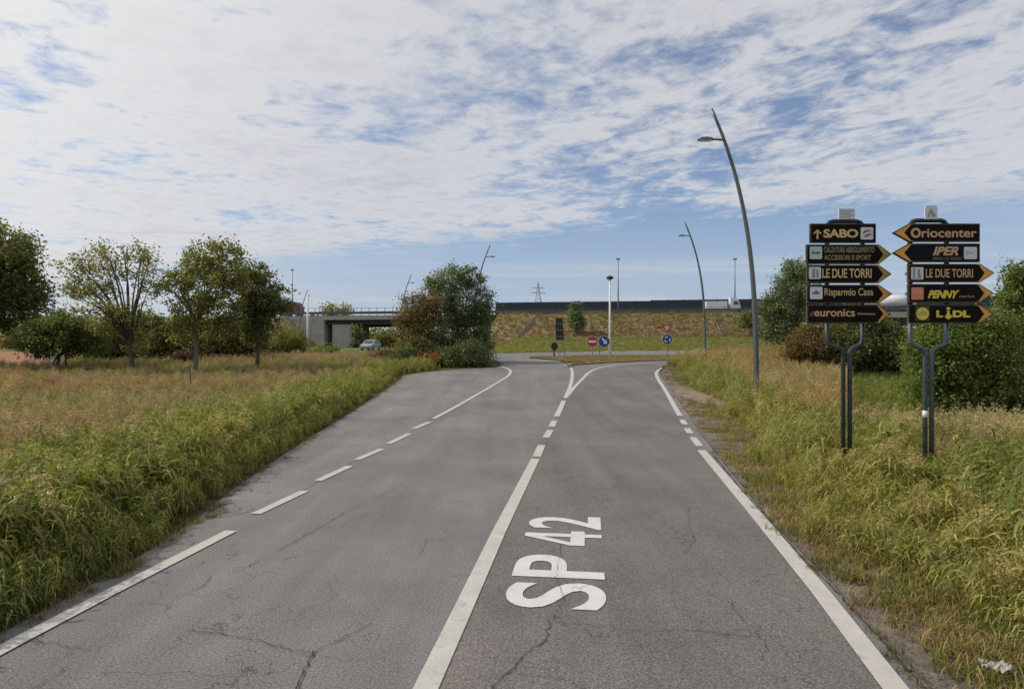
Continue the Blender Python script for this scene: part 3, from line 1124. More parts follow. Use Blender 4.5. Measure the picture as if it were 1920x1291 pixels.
def sign_panel(root, D, x0, x1, xt, y0, y1, chev='chevron', face='panel_brown', label=None):
    ym = (y0 + y1) / 2
    if xt is not None and xt > x1:
        P0 = arrow_poly(x0, x1, xt, y0, y1)
        P1 = arrow_poly(x0 + 1.2, x1 - .2, xt - 2.6, y0 + 1.1, y1 - 1.1)
        P2 = round_rect(x0 + 2.4, y0 + 2.4, x1 + 4, y1 - 2.4, 2.5)
        P2 = [(x0 + 2.4, y0 + 4.5), (x0 + 4.4, y0 + 2.4), (x1 - 3, y0 + 2.4), (x1 + 8, ym), (x1 - 3, y1 - 2.4), (x0 + 4.4, y1 - 2.4), (x0 + 2.4, y1 - 4.5)]
    elif xt is not None:
        P0 = arrow_poly(x0, x1, xt, y0, y1)
        P1 = [(x0 + .2, y0 + 1.1), (x1 - 1.2, y0 + 1.1), (x1 - 1.2, y1 - 1.1), (x0 + .2, y1 - 1.1), (xt + 2.6, ym)]
        P2 = [(x0 + 3, y0 + 2.2), (x1 - 2.4, y0 + 2.2), (x1 - 2.4, y1 - 2.4), (x0 + 3, y1 - 2.4), (x0 - 10, ym)]
    else:
        P0 = arrow_poly(x0, x1, None, y0, y1)
        P1 = arrow_poly(x0 + 1.0, x1 - 1.0, None, y0 + 1.0, y1 - 1.0)
        P2 = arrow_poly(x0 + 2.0, x1 - 2.0, None, y0 + 2.0, y1 - 2.0)
    pan = poly_plate('sign_panel', P0, D, .0, .05, M['panel_frame'], root)
    if label:
        pan['label'] = label
    if xt is not None:
        # the pale chevron, then the dark face in front of it
        if xt > x1:
            CH = [(x1 - 6, y0 + 1.6), (x1 - .2, y0 + 1.6), (xt - 3.2, ym), (x1 - .2, y1 - 1.6), (x1 - 6, y1 - 1.6)]
        else:
            CH = [(x0 + 6, y0 + 1.6), (x0 + 6, y1 - 1.6), (x0 + .2, y1 - 1.6), (xt + 3.2, ym), (x0 + .2, y0 + 1.6)]
        poly_plate('chevron', CH, D, .0505, .053, M[chev], pan)
    poly_plate('sign_face', P2, D, .0535, .056, M[face], pan)
    return pan


YT = .0585
def plate(pan, D, poly, mat, y=.0565, th=.002, name='logo_plate'):
    return poly_plate(name, poly, D, y, y + th, M[mat], pan)


def arc_pts(c, r, a0, a1, n=6):
    return [(c[0] + r * math.cos(R(a0 + (a1 - a0) * k / n)), c[1] + r * math.sin(R(a0 + (a1 - a0) * k / n))) for k in range(n + 1)]


def sign_posts(root, D, xl, xr, bl, br_, ytop, yfork, mat_low, mat_up, zbase):
    """two pipes side by side that part below the panels and join in an arch above them"""
    k = D / F
    for (xa, xb, nm) in ((xl, bl, 'l'), (xr, br_, 'r')):
        mid = yfork
        sg = 1 if xb > xa else -1
        pts = [(xb, None), (xb, mid + 12), (xb - sg * 2, mid + 5), (xb - sg * 8, mid + 1), (xa + sg * 8, mid - 3), (xa + sg * 2, mid - 7), (xa, mid - 14), (xa, 600)]
        P3 = [Vector((PX(xb, 0, D).x, D + .07, zbase - .3))] + [PX(a, b, D, -.07) for a, b in pts[1:]]
        MB().tube(P3, .041, 10).build('post', mat_low, root, smooth=True)
    up = [(xl, 600), (xl, ytop + 12)]
    up += [(xl + 1.5, ytop + 6), (xl + 5, ytop + 2), (xl + 11, ytop), (xr - 11, ytop), (xr - 5, ytop + 2), (xr - 1.5, ytop + 6), (xr, ytop + 12), (xr, 600)]
    MB().tube([PX(a, b, D, -.07) for a, b in up], .041, 10).build('frame_arch', mat_up, root, smooth=True)


D1 = 11.8
b1 = gx(1590, D1)
s1 = thing('direction_sign', 'stack of five brown direction panels, the top one rectangular with an up arrow', 'direction sign', b1, 0, 'stacked direction signs on the right verge')
sign_posts(s1, D1, 1554, 1621, 1584.5, 1597, 413.5, 651, M['post_dark'], M['dark_metal'], b1.z)
p = sign_panel(s1, D1, 1517, 1639.5, None, 420, 456, label='plain rectangular panel with an up arrow')
plate(p, D1, [(1530, 431), (1523, 437.5), (1523, 440.5), (1528.3, 436), (1528.3, 449), (1531.7, 449), (1531.7, 436), (1537, 440.5), (1537, 437.5)], 'gold', name='up_arrow')
fit_text('SABO', (1541, 430.5, 1606, 446.5), D1, YT, M['gold'], p, .035, 0, .95)
l = plate(p, D1, round_rect(1610.5, 427, 1634, 450, 2.5), 'logo_white')
plate(l, D1, [(1614, 437), (1619, 432.5), (1627, 431.5), (1630, 433), (1622, 436), (1615, 439)], 'logo_teal', .0587, .002, 'emblem')
plate(l, D1, [(1617, 444), (1621, 440.5), (1629, 438.5), (1632, 440), (1626, 443), (1618, 446)], 'logo_red', .0587, .002, 'emblem')
p = sign_panel(s1, D1, 1510, 1645, 1669, 459, 495.5, 'chevron_olive', label='second panel with two rows of faded lettering')
l = plate(p, D1, round_rect(1515.5, 463, 1538.5, 486.5, 2.5), 'logo_green')
plate(l, D1, [(1518, 475), (1522, 471.5), (1526, 473.5), (1531, 471.5), (1536, 475), (1531, 477.5), (1526, 476.3), (1521, 477.5)], 'logo_teal', .0587, .002, 'emblem')
fit_text('CALZATURE ABBIGLIAMENTO', (1542, 463.5, 1636, 474.5), D1, YT, M['dim_gold'], p, .03)
fit_text('ACCESSORI E SPORT', (1542, 478.5, 1630, 488), D1, YT, M['dim_gold'], p, .03)
p = sign_panel(s1, D1, 1511, 1645, 1669, 497, 531, 'chevron_olive', label='third panel with a white tower logo')
l = plate(p, D1, round_rect(1514, 501, 1536.5, 523.5, 2.5), 'logo_white')
for a in ([(1519, 521), (1520.5, 505), (1525.5, 503), (1526, 521)], [(1528, 521), (1527.5, 507), (1531.5, 505), (1533, 521)]):
    plate(l, D1, a, 'logo_grey', .0587, .002, 'emblem')
fit_text('LE DUE TORRI', (1539, 504, 1631, 521.5), D1, YT, M['gold'], p, .02, 0, .98)
p = sign_panel(s1, D1, 1511, 1645, 1670, 534, 568.5, 'chevron', label='fourth panel with a small blue logo')
l = plate(p, D1, round_rect(1516, 538, 1539.5, 561, 2.5), 'logo_white')
plate(l, D1, [(1519, 550), (1524, 547.5), (1527.5, 543.5), (1531, 547.5), (1536, 550), (1531, 552), (1524, 552)], 'logo_blue', .0587, .002, 'emblem')
fit_text('Risparmio Casa', (1543, 540.5, 1634, 558.5), D1, YT, M['gold'], p, .01, 0, .98)
p = sign_panel(s1, D1, 1511, 1645, 1668, 571, 606, 'chevron', label='bottom panel with lower-case tan lettering')
fit_text('e', (1516, 584, 1524, 593), D1, YT, M['dim_tan'], p, .0, .5)
fit_text('euronics', (1524, 579, 1600, 593.5), D1, YT, M['tan'], p, .02)
plate(p, D1, [(1604, 586.5), (1638, 587.5), (1638, 590.5), (1604, 590)], 'dim_gold', YT, .001, 'small_print')
mp = poly_plate('marker_plate', [(1571.5, 391.5), (1602, 391.5), (1602, 411), (1571.5, 411)], D1, .0, .02, M['logo_white'], s1)
for j in range(4):
    plate(mp, D1, [(1574, 394.5 + j * 4), (1599 - (j % 2) * 5, 394.5 + j * 4), (1599 - (j % 2) * 5, 396 + j * 4), (1574, 396 + j * 4)], 'logo_grey', .021, .001, 'print_line')

def clamps(root, D, xs_, ys_):
    mb_ = MB()
    for y_ in ys_:
        for x_ in xs_:
            q = PX(x_, y_, D, -.075)
            mb_.box(q, (.12, .1, .05))
    mb_.build('clamp', M['galv'], root)


clamps(s1, D1, (1554, 1621), (438, 477, 514, 551, 588))
D2 = 11.4
b2 = gx(1745, D2)
s2 = thing('direction_sign', 'stack of five brown direction panels, the top two pointing left, on twin green posts', 'direction sign', b2, 0, 'stacked direction signs on the right verge')
sign_posts(s2, D2, 1711, 1779.5, 1739, 1751.5, 412, 651, M['post_green'], M['dark_metal'], b2.z)
p = sign_panel(s2, D2, 1702, 1833.5, 1671, 420, 454, 'chevron', label='top panel pointing left, with a large round O')
fit_text('O', (1704, 428, 1722.5, 447), D2, YT, M['tan'], p, .05)
fit_text('riocenter', (1724, 430, 1827, 446), D2, YT, M['tan'], p, .02)
p = sign_panel(s2, D2, 1702, 1833.5, 1671, 457, 492, 'chevron', 'panel_navy', label='second panel pointing left, with a pale square logo at its right end')
fit_text('IPER', (1745, 463, 1793, 479.5), D2, YT, M['tan'], p, .04, .3)
fit_text('ORIO AL SERIO', (1745, 483, 1799, 487.5), D2, YT, M['dim_tan'], p, .02)
l = plate(p, D2, round_rect(1803, 463.5, 1827.5, 486.5, 2.5), 'logo_white')
fit_text('iper', (1806, 471, 1824, 479), D2, .0587, M['logo_grey'], l, .0, .2, name='emblem')
p = sign_panel(s2, D2, 1700, 1834, 1861, 495, 529.5, 'chevron', label='third panel pointing right, with a white tower logo')
l = plate(p, D2, round_rect(1704.5, 501.5, 1727.5, 524.5, 1.5), 'logo_white')
for a in ([(1708, 523), (1708, 503), (1712, 503), (1712, 523)], [(1717, 523), (1716, 507), (1721, 504), (1723, 523)]):
    plate(l, D2, a, 'logo_grey', .0587, .002, 'emblem')
fit_text('LE DUE TORRI', (1732, 504.5, 1820, 521), D2, YT, M['tan'], p, .02)
p = sign_panel(s2, D2, 1700, 1833, 1859.5, 532.5, 567.5, 'chevron', label='fourth panel pointing right, with an orange square logo')
l = plate(p, D2, round_rect(1705, 539, 1728, 562, 1.5), 'logo_orange')
fit_text('PENNY', (1707, 544, 1726, 550), D2, .0587, M['gold'], l, .0, 0, name='emblem')
fit_text('PENNY', (1735.5, 544.5, 1795, 559.5), D2, YT, M['bright_yellow'], p, .05, .35, .95)
fit_text('market', (1794, 553, 1823, 558), D2, YT, M['dim_gold'], p, .02, .1)
p = sign_panel(s2, D2, 1700, 1833, 1859, 571, 606, 'chevron', label='bottom panel pointing right, with a round yellow logo')
l = plate(p, D2, round_rect(1712, 574.5, 1739, 601.5, .5), 'panel_frame')
c_ = plate(p, D2, circle(1726, 588, 11.8), 'bright_yellow', .0587, .002, 'emblem')
fit_text('LIDL', (1717, 584.5, 1735, 591), D2, .0612, M['logo_teal'], c_, .01, name='emblem_letters')
fit_text('L', (1751.5, 582, 1764, 595), D2, YT, M['bright_yellow'], p, .06)
fit_text('DL', (1782, 582, 1815, 595), D2, YT, M['bright_yellow'], p, .06)
plate(p, D2, [(1770.8, 582.5), (1777, 582.5), (1776, 587), (1781, 594), (1774, 599.5), (1767, 594), (1772, 587)], 'bright_yellow', YT, .001, 'lettering')
plate(p, D2, circle(1774, 578.5, 4, 2.6, 12), 'bright_yellow', YT, .001, 'lettering')
clamps(s2, D2, (1711, 1779.5), (437, 474, 512, 550, 588))
mp = poly_plate('marker_plate', [(1733.5, 411)] + arc_pts((1738, 391), 5, 180, 270, 4) + arc_pts((1751.5, 391), 5, 270, 360, 4) + [(1756, 411)], D2, .0, .02, M['logo_white'], s2)
plate(mp, D2, [(1737, 406), (1743, 392), (1745, 392), (1753, 406), (1748, 407), (1744, 399), (1741, 407)], 'logo_grey', .021, .001, 'emblem')
MB().tube([PX(1739, 770, D2, -.07), PX(1739, 783, D2, -.07)], .044, 10).build('post_sticker', M['white_metal'], s2, smooth=True)

# ------------------------------------------------------------------ junction signs
def round_sign(name, label, cx, cy, r, D, layers, postx, cat='traffic sign', group=None):
    """layers = [(polygon in px, material)] from back to front"""
    base = gx(postx, D + .06)
    t = thing(name, label, cat, base, 0, group)
    MB().tube([(base.x, D + .06, base.z - .2), (base.x, D + .06, at(0, cy - r * .6, D).z)], .033, 8).build('post', M['galv'], t)
    pl = poly_plate('sign_plate', layers[0][0], D, 0, .02, M[layers[0][1]], t)
    for k, (pg, mt) in enumerate(layers[1:]):
        poly_plate('symbol', pg, D, .021 + k * .003, .0235 + k * .003, M[mt], pl)
    MB().box((base.x, D + .025, at(0, cy, D).z), (.5, .03, .05)).build('bracket', M['galv'], t)
    return t


round_sign('no_entry_sign', 'round red no entry sign with a white bar on the splitter island', 1110.5, 640, 11, 54, [(circle(1110.5, 640, 11), 'sign_white'), (circle(1110.5, 640, 10.3), 'sign_red'), ([(1103, 638), (1118, 638), (1118, 642), (1103, 642)], 'sign_white')], 1111)
round_sign('keep_right_sign', 'round blue sign with a white arrow pointing down right beside the no entry sign', 1132.5, 640, 11, 53.6, [(circle(1132.5, 640, 10.8), 'sign_white'), (circle(1132.5, 640, 10.3), 'sign_blue'), ([(1127.6, 634.6), (1129.6, 632.8), (1135, 638.6), (1137.4, 637), (1138, 644.8), (1130.6, 643.4), (1132.8, 641)], 'sign_white')], 1124)
t = round_sign('roundabout_sign', 'red and white give way triangle above a blue round sign on the right', 1250.5, 635.5, 10, 52, [(circle(1251, 636, 9.8), 'sign_white'), (circle(1251, 636, 9.2), 'sign_blue')], 1251)
for k in range(3):
    a = R(90 + 120 * k)
    c0 = (1251, 636)
    pts = []
    for aa, rr in ((0, 5.6), (28, 6.4), (56, 6.0), (60, 7.4), (78, 4.7), (58, 2.8), (56, 4.1), (28, 4.6), (0, 4.0)):
        w_ = a + R(aa)
        pts.append((c0[0] + rr * math.cos(w_), c0[1] + rr * math.sin(w_)))
    poly_plate('symbol', pts, 52, .0245, .0262, M['sign_white'], t)
tr = poly_plate('warning_triangle', [(1240.5, 608.5), (1260.5, 608.5), (1250.5, 625.5)], 52, 0, .02, M['sign_red'], t)
poly_plate('symbol', [(1244.6, 611), (1256.4, 611), (1250.5, 621)], 52, .021, .0235, M['sign_pink'], tr)
MB().tube([(gx(1251, 52.06).x, 52.06, at(0, 636, 52).z), (gx(1251, 52.06).x, 52.06, at(0, 610, 52).z)], .033, 8).build('post_top', M['galv'], t)

Db = 57
bb = gx(1052, Db)
t = thing('direction_board', 'tall dark back of a direction board on two legs left of the no entry sign', 'road sign', bb)
poly_plate('board', [(1041.5, 596), (1055, 596.5), (1057.5, 637), (1042.5, 637.5)], Db, 0, .06, M['sign_back'], t)
for a in (1049, 1060):
    x_ = gx(a, Db).x
    MB().tube([(x_, Db + .08, gx(a, Db).z - .2), (x_ - .25, Db + .08, at(0, 634, Db).z), (x_ - .4, Db + .08, at(0, 612, Db).z)], .035, 8).build('leg', M['galv'], t)
for yy_ in (606, 618, 630):
    poly_plate('back_rib', [(1042, yy_), (1056.5, yy_), (1056.5, yy_ + 1.4), (1042, yy_ + 1.4)], Db, .061, .09, M['galv'], t)
t = thing('round_sign_back', 'small round dark sign back on a short post left of the direction board', 'traffic sign', gx(1039, 53))
poly_plate('sign_plate', circle(1039.3, 649, 6.2, 7.6), 53, 0, .03, M['sign_back'], t)
x_ = gx(1039, 53).x
MB().tube([(x_, 53.03, gx(1039, 53).z - .2), (x_, 53.03, at(0, 646, 53).z)], .06, 8).build('post', M['dark_metal'], t)

# ------------------------------------------------------------------ vehicles
def wheel(t, x, y, r, w, loc=None):
    a = MB().tube([(x, y - w / 2, r), (x, y + w / 2, r)], [r, r], 18).build('wheel', M['tyre'], t, off=(0, 0, 0))
    for s in (-1, 1):
        MB().tube([(x, y + s * (w / 2 + .002), r), (x, y + s * (w / 2 + .02), r)], [r * .6, r * .5], 12).build('rim', M['galv'], a, off=(0, 0, 0))


def lorry(label, loc, rz, Lb, Hb, box_mat, cab_mat, tank=False, open_top=False):
    """drives towards local +x"""
    t = thing('lorry', label, 'lorry', loc, rz)
    O = (0, 0, 0)
    MB().box((Lb * .5 - .2, 0, .85), (Lb + 3.6, 1.0, .25)).build('chassis', M['dark_metal'], t, off=O)
    if tank:
        MB().tube([(-.9, 0, 2.35), (-.8, 0, 2.35), (Lb - 1.1, 0, 2.35), (Lb - 1.0, 0, 2.35)], [.7, 1.2, 1.2, .7], 20).build('tank', box_mat, t, off=O, smooth=True)
    else:
        MB().box((Lb / 2 - 1, 0, 1.0 + Hb / 2), (Lb, 2.45, Hb)).build('cargo_box', box_mat, t, off=O)
        for k in range(int(Lb // 1.3)):
            MB().box((-1 + .65 + k * 1.3, 0, 1.0 + Hb / 2), (.06, 2.5, Hb - .1)).build('box_rib', cab_mat, t, off=O)
    cx = Lb - .35
    cab = MB()
    prof = [(cx, .7), (cx + 2.05, .7), (cx + 2.15, 1.3), (cx + 2.0, 2.2), (cx + 1.6, 3.15), (cx + 1.0, 3.55), (cx, 3.6)]
    cab.prism(prof, lambda a, b, y_: (a, y_, b), -1.2, 1.2)
    cb = cab.build('cab', cab_mat, t, off=O)
    for s in (-1, 1):
        MB().prism([(cx + .7, 1.9), (cx + 1.75, 1.9), (cx + 1.5, 2.75), (cx + .7, 2.75)], lambda a, b, y_: (a, y_, b), s * 1.203, s * 1.225).build('side_window', M['glass_dark'], cb, off=O)
        MB().box((cx + 2.0, s * 1.38, 2.3), (.12, .2, .5)).build('mirror', M['dark_metal'], cb, off=O)
    MB().prism([(cx + 2.06, 1.95), (cx + 2.09, 1.95), (cx + 1.70, 3.0), (cx + 1.67, 3.0)], lambda a, b, y_: (a, y_, b), -1.05, 1.05).build('windscreen', M['glass_dark'], cb, off=O)
    for x_ in (0, 1.2, Lb + 1.0):
        for s in (-1, 1):
            wheel(t, x_, s * 1.05, .5, .32)
    return t


ANG = math.atan2(DV[1], DV[0])
def mwpos(px, off):
    D = 145
    for _ in range(8):
        x_ = (px - CX) * D / F
        D = mw(x_, off)[1]
    p = mw((px - CX) * D / F, off)
    return (p[0], p[1], TOP + .03)


lorry('white lorry on the motorway in front of the dark noise barrier', mwpos(1322, -7), ANG, 4.5, 1.75, M['truck_white'], M['truck_white'])
lorry('white tanker lorry on the far right viaduct between the two sign stacks', mwpos(1700, -5), ANG + math.pi, 7.5, 2.2, M['truck_white'], M['truck_white'], True)
lorry('dark red lorry on the left end of the overpass beside the trees', mwpos(524, -6), ANG, 3.2, 2.1, M['truck_red'], M['truck_red'])


def car(label, loc, rz, paint):
    t = thing('car', label, 'car', loc, rz)
    O = (0, 0, 0)
    low = [(-2.1, .35), (-2.15, .75), (-2.0, .95), (-1.2, 1.0), (.9, .98), (1.9, .8), (2.12, .6), (2.1, .3), (1.75, .22), (-1.75, .22)]
    body = MB()
    n = len(low)
    vs, fs = [], []
    for y_, s in ((-.87, .97), (-.8, 1.0), (.8, 1.0), (.87, .97)):
        for a, b in low:
            vs.append((a * s, y_, b if abs(y_) < .85 else .22 + (b - .22) * .96))
    for k in range(3):
        for i_ in range(n):
            j_ = (i_ + 1) % n
            fs.append((k * n + i_, k * n + j_, (k + 1) * n + j_, (k + 1) * n + i_))
    fs += [tuple(range(n)), tuple(3 * n + i_ for i_ in range(n - 1, -1, -1))]
    body.add(vs, fs)
    bd = body.build('body', paint, t, off=O)
    gh = [(-1.95, .97), (-1.45, 1.4), (-.3, 1.48), (.35, 1.42), (1.05, .98)]
    def gfn(a, b, y_):
        return (a, y_ * (1 - (b - .97) * .32), b)
    MB().prism(gh, gfn, -.8, .8).build('roof', paint, t, off=O)
    for s in (-1, 1):
        MB().prism([(-1.7, 1.02), (-1.35, 1.36), (-.35, 1.41), (.3, 1.36), (.85, 1.02)], gfn, s * .803, s * .815).build('side_window', M['glass_dark'], t, off=O)
        MB().box((2.06, s * .62, .66), (.12, .32, .14)).build('headlight', M['sign_white'], t, off=O)
        MB().box((-2.1, s * .68, .8), (.1, .26, .2)).build('tail_light', M['sign_red'], t, off=O)
        for x_ in (-1.3, 1.32):
            wheel(t, x_, s * .8, .32, .2)
    MB().prism([(1.0, 1.0), (1.035, 1.015), (.42, 1.4), (.38, 1.39)], gfn, -.68, .68).build('windscreen', M['glass_dark'], t, off=O)
    MB().prism([(-1.95, 1.0), (-1.91, .98), (-1.47, 1.36), (-1.52, 1.38)], gfn, -.66, .66).build('rear_window', M['glass_dark'], t, off=O)
    return t


car('pale silver car on the side road below the overpass', gx(695, 92), R(-97), M['car_silver'])
car('dark parked car in the shade under the trees at left', gx(432, 58), R(65), M['car_dark'])

# pylon far away
Dp = 700
bp_ = at(1009, 585, Dp)
py = thing('power_pylon', 'faint lattice power pylon on the horizon above the barrier', 'pylon', (bp_.x, Dp, bp_.z))
Hp = (585 - 528) * Dp / F
mb = MB()
for sx_ in (-1, 1):
    for sy_ in (-1, 1):
        mb.tube([(bp_.x + sx_ * 5, Dp + sy_ * 5, bp_.z), (bp_.x + sx_ * 1.2, Dp + sy_ * 1.2, bp_.z + Hp * .7), (bp_.x, Dp, bp_.z + Hp)], .32, 5)
for k in range(7):
    f0, f1 = k / 8, (k + 1) / 8
    w0, w1 = 5 - 4.3 * f0, 5 - 4.3 * f1
    for s in (-1, 1):
        mb.tube([(bp_.x - s * w0, Dp - w0, bp_.z + Hp * f0), (bp_.x + s * w1, Dp - w1, bp_.z + Hp * f1)], .2, 4)
mb.build('lattice', M['pylon'], py)
for f_, w_ in ((.62, 8), (.78, 6.5)):
    MB().tube([(bp_.x - w_, Dp, bp_.z + Hp * f_), (bp_.x, Dp, bp_.z + Hp * f_ + 1), (bp_.x + w_, Dp, bp_.z + Hp * f_)], .4, 5).build('cross_arm', M['pylon'], py)

# ------------------------------------------------------------------ trees
def leaves_mesh(name, P_, size, cols, parent, off, aspect=1.7, up=0.0):
    n = len(P_)
    a = rng.normal(size=(n, 3)); a[:, 2] *= .7
    a /= np.linalg.norm(a, axis=1)[:, None]
    b = rng.normal(size=(n, 3)); b -= (b * a).sum(1)[:, None] * a
    b /= np.linalg.norm(b, axis=1)[:, None]
    a *= (size * .5 * aspect)[:, None]; b *= (size * .5)[:, None]
    V = np.stack([P_ - a, P_ + b - a * .1, P_ + a, P_ - b - a * .1], 1).reshape(-1, 3) - np.array(off)
    me = bpy.data.meshes.new(name)
    me.vertices.add(4 * n); me.vertices.foreach_set('co', V.ravel())
    me.loops.add(4 * n); me.loops.foreach_set('vertex_index', np.arange(4 * n))
    me.polygons.add(n); me.polygons.foreach_set('loop_start', np.arange(0, 4 * n, 4))
    me.polygons.foreach_set('loop_total', np.full(n, 4))
    at_ = me.attributes.new('Col', 'FLOAT_COLOR', 'POINT')
    cc = np.concatenate([np.repeat(cols, 4, 0), np.ones((4 * n, 1))], 1)
    at_.data.foreach_set('color', cc.ravel())
    me.materials.append(M['leaf'])
    me.update(calc_edges=True)
    return link(name, me, parent)


def palette(n, pal):
    w = np.array([p[1] for p in pal], float); w /= w.sum()
    k = rng.choice(len(pal), n, p=w)
    return np.array([p[0] for p in pal])[k]


GREEN = [((0.1042, 0.1358, 0.0415), 4), ((0.1457, 0.1793, 0.0529), 3), ((0.2187, 0.236, 0.0717), 1.2)]
UNDER = [((0.0913, 0.1183, 0.0464), 4), ((0.1369, 0.169, 0.0608), 3), ((0.2509, 0.2746, 0.1073), 1)]
OLIVE = [((0.1885, 0.1961, 0.065), 4), ((0.2662, 0.2601, 0.0823), 3), ((0.3771, 0.3102, 0.1085), 1), ((0.1221, 0.1361, 0.0477), 1.5)]
DARK = [((0.1188, 0.1352, 0.0535), 4), ((0.1784, 0.1886, 0.0652), 3), ((0.2776, 0.2673, 0.089), 1)]
COOL = [((0.1127, 0.1493, 0.0778), 4), ((0.1692, 0.2066, 0.1021), 3), ((0.2819, 0.31, 0.1581), 1.2)]
RUST = [((0.171, 0.102, 0.0386), 3), ((0.228, 0.15, 0.0552), 2), ((0.1254, 0.114, 0.0442), 2.5), ((0.2508, 0.114, 0.0483), 0.8)]
ORANGE = [((.42, .10, .04), 3), ((.34, .12, .06), 2), ((.20, .09, .04), 1)]
YELLOWG = [((0.1898, 0.1815, 0.0462), 3), ((0.2403, 0.2118, 0.0594), 2), ((0.1265, 0.1331, 0.0396), 2)]
BROWN = [((.12, .07, .05), 3), ((.09, .06, .045), 2), ((.17, .11, .08), 1)]
HEDGE = [((0.1169, 0.1582, 0.0409), 4), ((0.1713, 0.2232, 0.0546), 3), ((0.262, 0.307, 0.0853), 1.2)]


def tree(name, label, cat, D, base_px, blobs, pal, nclump=150, per=70, leaf=.11, sig=.28, stems=None,
         r0=.12, group=None, bark='bark', depth=1.0, shell=.45, limbs=9, fork=.35, twigs=50, pals=None):
    """crown ellipses and stems are read off the photo and stand at distance D"""
    k = D / F
    base = gx(base_px, D)
    t = thing(name, label, cat, base, 0, group)
    off = base
    vol = np.array([b[2] * b[3] for b in blobs], float)
    cnt = np.maximum(1, (vol / vol.sum() * nclump)).astype(int)
    cc, pk = [], []
    for bi, (b, c_) in enumerate(zip(blobs, cnt)):
        v = rng.normal(size=(c_, 3)); v /= np.linalg.norm(v, axis=1)[:, None]
        rr = (shell + (1 - shell) * rng.random(c_)) ** .6
        rr = np.where(rng.random(c_) < .3, rng.random(c_), rr)
        v *= rr[:, None]
        dy = rng.uniform(-.25, .25) * b[2] * k * depth
        cen = at(b[0], b[1], D)
        cc.append(np.stack([cen.x + v[:, 0] * b[2] * k, cen.y + dy + v[:, 1] * b[2] * k * depth, cen.z + v[:, 2] * b[3] * k], 1))
        pk += [bi] * c_
    cc = np.concatenate(cc)
    cc[:, 2] = np.maximum(cc[:, 2], gz(cc[:, 0], cc[:, 1]) + .15)
    n = len(cc)
    per_ = rng.integers(int(per * .5), int(per * 1.5), n)
    idx = np.repeat(np.arange(n), per_)
    sg = sig * rng.uniform(.6, 1.35, n)
    L_ = cc[idx] + rng.normal(size=(len(idx), 3)) * sg[idx][:, None] * np.array([1, 1, .75])
    L_[:, 2] = np.maximum(L_[:, 2], gz(L_[:, 0], L_[:, 1]) + .03)
    if pals:
        cols = np.concatenate([palette(per_[i], pals.get(pk[i], pal)) for i in range(n)])
    else:
        cols = palette(len(idx), pal)
    br = rng.uniform(.78, 1.25, n)[idx] * rng.uniform(.8, 1.2, len(idx))
    cols = cols * br[:, None]
    leaves_mesh('crown', L_, leaf * rng.uniform(.6, 1.3, len(L_)), cols, t, off)
    # wood
    cenall = at(np.average([b[0] for b in blobs], weights=vol), np.average([b[1] for b in blobs], weights=vol), D)
    zt = max(c[2] for c in cc)
    if stems is None:
        stems = [base_px]
    tr = None
    limbs_pts = []
    for si, sp in enumerate(stems):
        b0 = gx(sp, D)
        fz = b0.z + (zt - b0.z) * fork
        lean = Vector((cenall.x, D, fz)) - b0
        topx = b0.x + lean.x * (.25 if len(stems) == 1 else .6) + random.uniform(-.1, .1)
        tp = Vector((topx, D + random.uniform(-.15, .15), fz))
        pts = [b0 - Vector((0, 0, .25)), b0 + (tp - b0) * .3 + Vector((random.uniform(-.06, .06), 0, 0)), b0 + (tp - b0) * .7 + Vector((random.uniform(-.06, .06), 0, 0)), tp]
        tm = MB().tube(pts, [r0 * 1.25, r0, r0 * .85, r0 * .75], 10)
        o = tm.build('trunk', M[bark], t, smooth=True)
        lm = MB()
        m_ = max(2, limbs // len(stems))
        far_i = np.argsort(-np.linalg.norm(cc - np.array(cenall), axis=1) + rng.random(n) * 1.5)[: max(m_ * 4, 8)]
        ch = rng.choice(far_i, min(m_, len(far_i)), replace=False)
        for j in ch:
            e = Vector(cc[j])
            st_ = b0 + (tp - b0) * random.uniform(.7, 1.0)
            mid = st_ + (e - st_) * .45 + Vector((random.uniform(-.15, .15), random.uniform(-.15, .15), .12 * (e - st_).length))
            q = [st_, st_ + (mid - st_) * .5 + Vector((0, 0, .05)), mid, mid + (e - mid) * .55 + Vector((random.uniform(-.1, .1), 0, .05)), e]
            rr0 = r0 * random.uniform(.38, .6)
            lm.tube(q, [rr0, rr0 * .8, rr0 * .6, rr0 * .35, .008], 6)
            limbs_pts += [(p_, rr0 * f_) for p_, f_ in zip(q[1:4], (.8, .6, .35))]
        if limbs_pts and twigs:
            LP = np.array([p_[0][:] for p_ in limbs_pts])
            for j in rng.choice(n, min(twigs // len(stems), n), replace=False):
                e = cc[j]
                d_ = np.linalg.norm(LP - e, axis=1) + np.maximum(0, LP[:, 2] - e[2]) * 1.5
                a = int(np.argmin(d_))
                s_ = Vector(LP[a]); e = Vector(e)
                mid = (s_ + e) / 2 + Vector((random.uniform(-.1, .1), random.uniform(-.1, .1), .06))
                rt = max(.012, limbs_pts[a][1] * .5)
                lm.tube([s_, mid, e], [rt, rt * .7, .006], 5)
        if lm.v:
            lm.build('branch', M[bark], t, smooth=True)
    return t


